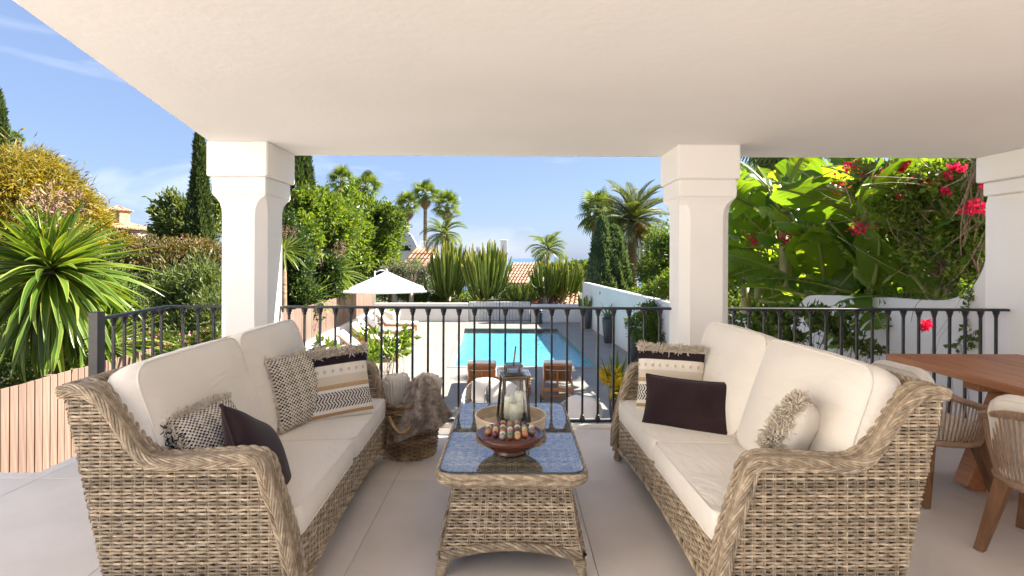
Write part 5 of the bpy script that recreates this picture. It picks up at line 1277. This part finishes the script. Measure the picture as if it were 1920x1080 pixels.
# nearer low roof on the right
o0 = P(1050,548,31); o0.z = -3.5; h4 = thing('house', 'low clay tiled roof of a garden house behind the far pool wall', 'house', o0)
def L4(px,py,dd=0): return P(px,py,31+dd)-o0
a_, b_, c_ = L4(1004,522,1.5), L4(1088,548,1.0), L4(985,566,-2.0); tile_roof('roof', h4, a_, b_-a_, c_-a_)
wall_box(h4, (L4(1045,0).x,1.2,L4(0,575).z/2), (2.6,2.2,L4(0,575).z), 'house_white')
mb = MB(); wp = cat_rom([tuple(L4(1003,518,1.4)), tuple(L4(1022,533,1.2)), tuple(L4(1046,548,1.1)), tuple(L4(1092,553,1.0))], 6)
V = [(p[0],p[1],p[2]+.1) for p in wp]+[(p[0],p[1]+.25,p[2]+.1) for p in wp]+[(p[0],p[1],p[2]-1.6) for p in wp]+[(p[0],p[1]+.25,p[2]-1.6) for p in wp]; n = len(wp)
mb.add(V, [(i,i+1,n+i+1,n+i) for i in range(n-1)]+[(2*n+i,2*n+i+1,i+1,i) for i in range(n-1)]+[(n+i,n+i+1,3*n+i+1,3*n+i) for i in range(n-1)]); mb.build('curved_parapet', 'house_white', h4)

# ---------------------------------------------------------------- left garden
yucca('large yucca with a huge head of arching sword leaves beside the railing post', P(97,510,7.0), 340, 1.38, .092, 1, low=-86)
yucca('low spreading yucca behind the short railing', P(205,645,7.6), 90, .95, .06, 2, stalk=False, low=-40)
yucca('yucca with dried flower stalk rising over the fence near the parasol', P(625,512,19), 150, 1.3, .085, 3, low=-60)
yucca('dark low yucca at the foot of the timber fence', P(578,560,16.5), 80, 1.05, .06, 4, stalk=False, low=-25)
yucca('slim yucca with pinkish flower stalk beside the column', P(533,470,15), 70, .85, .05, 5, low=-40)
tree('bamboo_tree', 'golden yellow feathery bamboo thicket towering over the yucca', [blob(30,370,12,70,75), blob(95,385,12.5,62,60), blob(20,450,12,60,55), blob(150,400,13,38,40), blob(120,440,12.5,60,42), blob(60,330,12.5,45,48)], 30000, .20, .026, 'leaf_gold', 'twig', .05, seed=1, clump=.16, down=.35, up=0)
cypress('cypress', 'dark cypress rising at the edge behind the golden bamboo', -8, 172, 15, 34, 9000, seed=1)
tree('conifer', 'wispy grey green conifer beside the golden bamboo', [blob(92,330,16,32,26), blob(72,310,16,24,22), blob(160,405,16,22,42), blob(105,350,16,36,18)], 7000, .30, .018, 'leaf_olive', 'twig', .06, seed=2, clump=.2, up=.5)
palm('small fan palm poking out between cypress and bamboo', 30, 262, 18, 16, 'fan', 18, .1, 21)
cypress('cypress', 'slender cypress beside the left column', 373, 255, 20, 23, 15000, seed=2)
cypress('cypress', 'broad dark cypress rising behind the leafy trees next to the column', 560, 205, 19, 34, 20000, seed=3)
tree('broadleaf_tree', 'loose green broadleaf tree around the slender cypress', [blob(330,410,21,34,42), blob(395,400,22,26,44), blob(310,420,21,20,28), blob(360,440,21,40,30)], 9000, .20, .10, 'leaf_oleander', seed=3, clump=.2)
tree('flowering_hedge', 'rust tinged bougainvillea hedge beyond the short railing', [blob(290,485,14,45,32), blob(350,480,13.5,48,30), blob(400,500,13,40,40), blob(330,530,13,60,45), blob(265,520,14,38,45)], 22000, .085, .05, 'leaf_rust', 'twig', .05, 'hedge', seed=4, clump=.2, extra=('blossom','petal_pink',120,.05))
tree('oleander_bush', 'grey green oleander bush behind the short railing', [blob(330,570,10,48,55), blob(385,560,9.8,42,62), blob(300,610,9.5,40,45), blob(360,640,9.3,60,40), blob(400,610,9.3,40,60)], 20000, .11, .024, 'leaf_oleander', 'twig', .04, 'bush', seed=5, clump=.2, up=.5)
tree('shrub', 'reddish brown shrub below the tiled tower house', [blob(205,450,20,40,22), blob(235,462,19,36,22), blob(170,452,20,30,20)], 7000, .10, .05, 'leaf_gold', 'twig', .04, 'bush', seed=6)
palm('small date palm beside the towered house', 280, 440, 38, 17, 'date', 22, .15, 22, lo=-30)
tree('shrub', 'small dark bush between the towered house and the cypress', [blob(298,448,26,18,10), blob(320,450,26,16,10)], 1800, .12, .06, 'leaf_dark', 'twig', .04, 'bush', seed=7)
tree('lantana_bush', 'pink and orange lantana bush behind the short railing', [blob(290,650,8.6,45,26), blob(360,652,8.4,50,22), blob(240,660,8.8,40,26), blob(400,640,8.4,30,22)], 9000, .05, .032, 'leaf_mid', 'twig', .025, 'bush', seed=8, extra=('blossom','petal_pink',700,.045))
tree('shrub', 'green undergrowth under the large yucca', [blob(20,690,7.6,80,60), blob(130,690,8.0,70,40), blob(60,610,9,90,60), blob(180,560,10,60,60), blob(0,560,10,60,60)], 16000, .075, .04, 'leaf_mid', 'twig', .04, 'bush', seed=9, extra=('blossom','petal_pink',60,.04))
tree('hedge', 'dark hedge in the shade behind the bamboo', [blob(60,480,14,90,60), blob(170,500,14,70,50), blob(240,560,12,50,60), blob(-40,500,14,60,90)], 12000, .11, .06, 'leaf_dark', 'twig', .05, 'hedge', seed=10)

# ---------------------------------------------------------------- garden left of the pool
tree('broadleaf_tree', 'bright green leafy tree next to the broad cypress', [blob(590,400,19,50,44), blob(565,385,18,26,30), blob(620,430,20,50,50), blob(565,450,17.5,36,44), blob(640,390,21,30,26)], 17000, .17, .085, 'leaf_bright', seed=11, clump=.17)
tree('broadleaf_tree', 'bright green leafy tree leaning towards the white parapet house', [blob(690,430,27,52,52,36), blob(714,440,28,34,48,30), blob(655,460,25,44,56,30), blob(690,500,27,50,40,26), blob(728,478,29,16,28), blob(660,365,27,16,20)], 22000, .22, .115, 'leaf_bright', seed=12, clump=.17)
tree('broadleaf_tree', 'darker tree top between the fan palms and the parapet house', [blob(728,408,26,22,22), blob(706,405,26,16,16), blob(745,425,38,16,14)], 3200, .2, .1, 'leaf_mid', seed=13)
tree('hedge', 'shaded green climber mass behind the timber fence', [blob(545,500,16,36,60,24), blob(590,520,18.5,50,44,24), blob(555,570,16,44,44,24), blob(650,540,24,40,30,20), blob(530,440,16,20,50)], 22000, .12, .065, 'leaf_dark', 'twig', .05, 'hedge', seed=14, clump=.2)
tree('shrub', 'low bright shrub behind the fence under the parasol', [blob(672,546,25.5,24,18,16), blob(648,556,22.5,20,14,14), blob(690,558,27,16,18,14)], 3500, .10, .06, 'leaf_bright', 'twig', .04, 'bush', seed=15)
palm('fan palm, taller of the pair behind the leafy trees', 641, 342, 40, 31, 'fan', 16, .14, 1, lo=-38, skirt=3)
palm('fan palm, shorter and broader of the pair behind the leafy trees', 685, 353, 38, 33, 'fan', 16, .14, 2, lo=-38, skirt=4)
palm('fan palm on the parapet side of the group of three', 765, 387, 44, 30, 'fan', 16, .14, 3, lo=-38, skirt=4)
palm('tallest fan palm in the middle of the group of three', 797, 366, 42, 30, 'fan', 16, .14, 4, lo=-38, skirt=5)
palm('broad fan palm of the group of three, nearest the queen palm', 838, 388, 43, 32, 'fan', 16, .14, 5, lo=-38, skirt=4)
palm('feathery queen palm in front of the group of fan palms', 832, 440, 33, 50, 'queen', 26, .14, 6, lo=-35, tm='pale_bark')
for i, (px,py,r_,bx,lab) in enumerate(((738,500,24,738,'silvery olive tree with bare twisted trunk behind the parasol'),(772,505,22,770,'small silvery olive tree beside the dark banana plant'))):
    q = P(bx,560,26.5); tree('olive_tree', lab, [blob(px,py,26.5,r_,13), blob(px-12,py+8,26.3,r_*.6,9), blob(px+12,py+6,26.6,r_*.6,9)], 3400, .11, .03, 'leaf_olive', 'pale_bark', .13, seed=20+i, base=(q.x,q.y), fork=.55)
banana('dark leaved banana plant below the parapet house roof', P(797,520,28).x, 28, P(797,515,28).z, 9, 1.0, 31, group=None, lo=20)
tree('hedge', 'clipped hedge behind the low far wall', [blob(800,556,28,24,9,20), blob(770,560,28,26,10,20), blob(835,562,28,24,8,20)], 6000, .09, .05, 'leaf_mid', 'twig', .04, 'hedge', seed=25, shell=.3)
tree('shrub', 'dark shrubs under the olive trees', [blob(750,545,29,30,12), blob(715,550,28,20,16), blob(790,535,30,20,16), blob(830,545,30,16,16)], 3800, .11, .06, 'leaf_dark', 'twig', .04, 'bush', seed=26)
euphorbia('tall candelabra cactus beside the dark banana plant', 842, 448, 562, 27.5, 38, 95, 1, .06)
euphorbia('broad candelabra cactus in front of the tiled house', 912, 450, 562, 27.0, 50, 110, 2, .06)
euphorbia('low dark candelabra cactus in front of the tiled roof', 975, 528, 568, 26.5, 32, 46, 3, .055)
euphorbia('candelabra cactus in front of the white gable', 1022, 482, 560, 29, 26, 45, 4, .06)
euphorbia('dense candelabra cactus beside the queen palms', 1058, 480, 560, 30, 40, 70, 5, .06)
tree('shrub', 'bright green shrubs between the cacti and the tiled house', [blob(872,530,31,22,26), blob(950,545,31,24,18), blob(1000,548,30,20,14), blob(1085,530,34,26,26), blob(885,560,28.5,26,8), blob(1040,552,31,24,10), blob(820,530,32,16,26)], 9000, .13, .06, 'leaf_bright', 'twig', .04, 'bush', seed=33)
tree('flower_bed', 'orange flowers along the top of the low far wall', [blob(940,566,26.4,55,4,10), blob(980,566,26.4,30,4,10), blob(860,568,26.4,30,4,10)], 2200, .07, .03, 'leaf_mid', 'twig', .02, 'flowers', seed=27, extra=('blossom','petal_orange',420,.06))
palm('queen palm beyond the candelabra cacti', 1028, 470, 36, 48, 'queen', 24, .14, 7, lo=-30, tm='pale_bark')
palm('low queen palm beside the dark junipers', 1095, 520, 33, 46, 'queen', 24, .14, 8, lo=-30, tm='pale_bark')
palm('tall date palm with orange fruit against the sky', 1186, 418, 28, 92, 'date', 60, .26, 9, fruit=True, lo=-45)
palm('fan palm with drooping skirt beside the tall date palm', 1122, 398, 33, 46, 'fan', 28, .22, 10, skirt=10)
cypress('juniper', 'blue green juniper column under the fan palm', 1128, 412, 25.6, 24, 9000, 'leaf_cypress_blue', 5, group='junipers behind the garden wall')
cypress('juniper', 'broad blue green juniper beside the date palm trunk', 1152, 430, 25.9, 30, 10000, 'leaf_cypress_blue', 6, group='junipers behind the garden wall')
tree('broadleaf_tree', 'green tree filling the gap between the date palm and the column', [blob(1236,470,24,28,40), blob(1226,505,23,22,36), blob(1255,480,22,30,44), blob(1240,520,21,40,30), blob(1290,470,22,40,50)], 17000, .14, .07, 'leaf_mid', seed=28)
tree('shrub', 'fresh green shrub leaning over the garden wall beside the column', [blob(1235,545,17,30,16), blob(1260,535,16,30,22), blob(1200,552,19,20,10)], 5000, .10, .045, 'leaf_bright', 'twig', .04, 'bush', seed=29)
tree('distant_trees', 'belt of distant green trees below the sea horizon', [blob(px_,py_,70,26,10) for px_,py_ in ((700,500),(740,498),(790,496),(850,500),(900,500),(1060,502),(1100,500),(1140,500),(1180,500),(650,500),(600,500),(1220,498),(960,512),(1010,514))], 9000, .5, .25, 'leaf_mid', 'bark', .1, 'trees', seed=30)

# ---------------------------------------------------------------- planters by the long wall
specs = [((1102.5,616),.84,.185,.12,'tall dark planter with spiky cactus at the far end of the wall'), ((1141,643),.90,.21,.13,'tall dark planter with grey agave in the middle of the wall'), ((1193,679),.90,.20,.13,'tall dark planter holding the small citrus tree by the wall')]
for k, ((px,py),h_,rt,rb_,lab) in enumerate(specs):
    q = F(px,py,DECK); planter('planter', lab, tuple(q), h_, rt, rb_, group='tall dark planters along the garden wall')
    if k == 0: euphorbia('small candelabra cactus growing in the far dark planter', px-8, 548, 582, q.y, 9, 9, 11, .05, group=None)
    if k == 1: agave('grey green agave growing in the middle dark planter', (q.x,q.y,DECK+h_-.06), 22, .62, .07)
    if k == 2: 
        tt = tree('citrus_tree', 'small citrus tree with glossy leaves beside the column', [blob(1200,610,14.6,20,26), blob(1222,596,14.2,26,24), blob(1240,615,14,24,30), blob(1225,640,14,28,22)], 5200, .085, .045, 'leaf_mid', 'twig', .03, seed=40, base=(q.x+.3,q.y-.9))
q = F(738,606,DECK); planter('planter', 'wide round pale planter at the foot of the olive tree', (q.x,q.y-.5,DECK), .62, .42, .28, 'planter_pale')
agave('low green plant in the round pale planter', (q.x,q.y-.5,DECK+.56), 14, .3, .05, 'leaf_yucca', 'succulent', 80, 10)
q = P(1166,740,9.0); planter('planter', 'dark pot with snake plant and yellow croton below the railing', (q.x,q.y,DECK), .66, .20, .15)
agave('upright snake plant beyond the wicker sofa arm', (q.x-.10,q.y,DECK+.62), 14, .82, .06, 'leaf_yucca', 'snake_plant', 88, 68, droop=.15)
tree('croton', 'yellow leaved croton beside the snake plant', [blob(1150,715,8.9,14,18), blob(1160,730,8.8,14,16), blob(1142,700,9,10,10)], 130, .15, .06, 'leaf_yellow', 'twig', .015, 'plant', seed=41, base=(q.x+.05,q.y-.12))
tree('leafy_shrub', 'yellow green glossy shrub rising beside the loungers and striped cushion', [blob(715,650,7.0,38,22), blob(745,640,7.2,22,20), blob(690,662,6.8,24,14), blob(616,650,7.4,18,14), blob(740,664,6.8,20,12)], 430, .12, .052, 'leaf_bright', 'twig', .03, 'bush', seed=42, base=(-1.75,7.0))
tree('lemon_shrub', 'airy green shrub with dark twigs behind the railing by the white wall', [blob(1390,615,6.7,34,28), blob(1440,600,6.5,34,26), blob(1500,600,6.4,36,26), blob(1560,612,6.2,34,26), blob(1600,640,6.0,26,16), blob(1470,640,6.4,40,22), blob(1640,652,5.9,16,9)], 2200, .085, .045, 'leaf_mid', 'twig', .035, 'bush', seed=43, base=(3.3,6.6), clump=.24)

# ---------------------------------------------------------------- banana grove and bougainvillea on the right
bl = ['banana plant with broad leaves right behind the sweeping wall', 'tall banana plant with upright leaves beside the bougainvillea', 'banana plant whose torn leaves hang over the wall top', 'banana plant with backlit yellow green leaves', 'banana plant beside the stepped column capital', 'low banana plant with dark drooping leaves', 'banana plant with a large ribbed leaf held upright', 'banana plant at the far end of the grove', 'young banana plant with short leaves over the wall']
bp = [(5.75,6.1,1.5,9,1.4),(5.7,6.8,2.3,6,1.7),(5.0,7.4,1.05,9,1.45),(5.5,8.2,2.2,6,1.8),(5.0,9.6,2.4,6,1.8),(4.95,8.5,.95,8,1.4),(5.4,10.8,2.5,6,1.8),(5.7,12.4,2.3,9,1.6),(4.9,6.6,.95,7,1.15),(4.85,11.0,1.2,9,1.5),(5.05,8.0,1.9,6,1.5),(5.0,9.1,1.6,9,1.5),(5.35,7.2,1.75,9,1.45),(5.05,10.2,1.75,9,1.6),(5.3,6.3,1.85,6,1.3)]
bl += ['banana plant with low leaves beside the citrus shrub', 'banana plant with glowing leaves just above the wall top', 'banana plant with crossed leaves behind the lower railing', 'banana plant under the longest bougainvillea branch', 'banana plant with a leaf bent over the column edge', 'short banana plant among the bougainvillea leaves']
for i, ((x,y,h,n,L), lab) in enumerate(zip(bp, bl)): banana(lab, x, y, h, n, L, i)
bx_ = thing('banana_plant', 'banana plant spreading wide ribbed leaves over the wall towards the terrace', 'banana plant', (5.6, 8.6, gz(5.6,8.6)), 0, 'banana plants behind the garden wall')
MB().tube([(0,0,-.1),(.05,.0,1.2),(-.1,0,2.3)], [.14,.12,.08], 12).build('stem', 'banana_stem', bx_, True)
gl = np.random.default_rng(5)
for q, (a, b, w_) in enumerate((((1525,405),(1400,335),1.1),((1462,445),(1370,395),1.0),((1425,565),(1545,525),1.15),((1520,485),(1380,500),1.0),((1550,412),(1630,495),1.1),((1680,505),(1765,562),1.2),((1560,538),(1625,490),1.0),((1535,432),(1600,468),1.2),((1675,375),(1750,400),1.1),((1530,350),(1512,430),1.2),((1418,312),(1458,390),1.2),((1640,470),(1560,545),1.0),((1385,520),(1440,470),1.1),((1500,320),(1575,372),1.2),((1600,500),(1680,548),1.1))):
    d = 4.95/((max(a[0],b[0])*.5+min(a[0],b[0])*.5-960)/1000); p0 = P(*a, d+.15); p1 = P(*b, d-.1); u = (p1-p0); L_ = u.length*1.12; u.normalize()
    nv = Vector((-.35+gl.normal(0,.2), -.75+gl.normal(0,.2), .55+gl.normal(0,.2))); nv = (nv-u*nv.dot(u)).normalized(); v_ = nv.cross(u)
    o = obj('leaf', BAN[(0,3,5,1)[q % 4]], None, bx_); o.matrix_local = Matrix.Translation(p0-Vector(bx_.location)) @ Matrix((u*L_, v_*L_*w_, nv*L_)).transposed().to_4x4()
    s0 = Vector((0,0,1.5)); MB().tube([s0, (s0+p0-Vector(bx_.location))/2+Vector((0,0,-.1)), p0-Vector(bx_.location)+u*.02], [.03,.025,.02], 6).build('leaf_stalk', 'midrib', bx_, True)
palm('tall palm whose drooping fronds show above the banana leaves', 1455, 270, 15, 75, 'fan', 26, .2, 15, skirt=8)
tree('hedge', 'green hedge closing off the back of the banana grove', [((8.2,7,1.2),(1.1,1.6,1.7)), ((8.3,10,1.2),(1.1,1.8,1.8)), ((8.2,13,1.0),(1.2,1.8,1.8)), ((7.6,15.5,.8),(1.2,1.6,1.7)), ((6.8,14,.6),(1,1.5,1.3)), ((8.2,17.5,1.3),(1.6,1.7,2.1)), ((7.4,20.5,1.2),(1.6,1.7,2.0)), ((8.0,11.5,1.6),(1.0,2.0,1.2)), ((7.9,8.4,1.6),(1.0,1.8,1.2))], 34000, .14, .08, 'leaf_mid', 'bark', .12, 'hedge', seed=50)
bg_blobs = [blob(1690,360,6.3,70,50,60), blob(1790,340,5.8,70,52,60), blob(1830,440,5.6,42,70,50), blob(1740,470,5.9,60,50,50), blob(1620,335,6.9,55,34,50), blob(1690,430,6.2,60,36,50), blob(1790,530,5.7,45,26,30), blob(1640,400,6.6,46,30,40)]
def fixx(b): c = Vector(b[0]); c.x = max(c.x, 4.78); return (c, b[1])
bgv = tree('bougainvillea', 'bougainvillea with red blossoms climbing over the banana grove', [fixx(b) for b in bg_blobs], 7000, .066, .048, 'leaf_bright', 'twig', .05, 'climber', seed=52, base=(5.0,5.6), clump=.2)
g = np.random.default_rng(77); o = np.array(tuple(bgv.location)); mb = MB()
for k in range(150):
    b = bg_blobs[int(g.integers(0,len(bg_blobs)))]; c = np.array(tuple(fixx(b)[0]))-o; r_ = np.array(b[1]); s_ = c+g.normal(0,.6,3)*r_; e = s_+g.normal(0,1,3)*r_*.9+np.array([-.15,0,0]); mb.tube(limb_pts(s_,e,g,.3,7), np.linspace(.006,.002,7), 4)
for a, b in (((1545,418),(1655,385)), ((1655,385),(1750,395)), ((1420,455),(1530,360)), ((1474,450),(1560,410)), ((1614,430),(1640,360)), ((1700,520),(1830,420))):
    pa = P(*a, 4.62/((a[0]-960)/1000)); pb_ = P(*b, 4.62/((b[0]-960)/1000)); mb.tube(limb_pts(np.array(tuple(pa))-o, np.array(tuple(pb_))-o, g, .08, 8), np.linspace(.006,.010,8), 5)
for q in range(26): mb.tube(limb_pts(np.array(tuple(P(1835+g.normal(0,14),305,5.25)))-o, np.array(tuple(P(1815+g.normal(0,16),400+g.normal(0,40),5.3)))-o, g, .15, 7), .006, 4)
mb.build('stems', 'twig', bgv, True)
for (px,py,r_) in ((1530,353,13),(1552,350,10),(1576,348,17),(1650,345,13),(1644,357,9),(1419,450,12),(1474,447,13),(1614,424,18),(1830,388,12),(1808,391,7),(1712,345,11),(1740,342,6),(1592,316,10),(1600,310,8),(1790,317,7),(1658,330,7),(1770,332,5),(1686,318,5),(1606,369,6),(1480,424,6),(1400,472,7),(1625,333,8),(1738,611,6),(1775,360,5),(1720,334,5),(1690,372,4),(1850,350,4),(1700,305,4)):
    d = max(4.55/((px-960)/1000), 5.15) if py < 560 else 5.05
    c = P(px,py,d); rr = r_*d/1000; q = cloud(g, [(np.array(tuple(c))-o, (rr,rr,rr*.85))], int(26+r_*5), .045, .038, .35, 10, .3, .3); obj('flower_cluster', quads_mesh('flower_cluster', q), 'bract', bgv)['kind'] = 'stuff'
# trailing sprays over the wall beside the pilaster
tr_ = tree('ivy_spray', 'trailing sprays of small leaves over the sweeping wall beside the pilaster', [((4.58,5.35,1.13),(.10,.25,.09)), ((4.50,5.12,1.25),(.10,.10,.14)), ((4.44,5.15,.92),(.05,.10,.22)), ((4.60,6.2,1.05),(.12,.6,.08)), ((4.37,5.2,.66),(.03,.10,.14))], 620, .055, .04, 'leaf_mid', 'twig', .012, 'climber', seed=60, base=(4.75,5.4))
tree('shrub', 'undergrowth at the foot of the banana grove', [((5.0,7.6,.1),(.35,.8,.7)), ((5.1,9.4,.0),(.4,1.2,.7)), ((5.0,11.8,.0),(.5,1.4,.7)), ((5.6,6.6,.1),(.7,.9,.7)), ((6.3,9,.2),(.9,2.2,.8))], 12000, .09, .05, 'leaf_mid', 'twig', .04, 'bush', seed=61)
scene.cycles.use_denoising = True
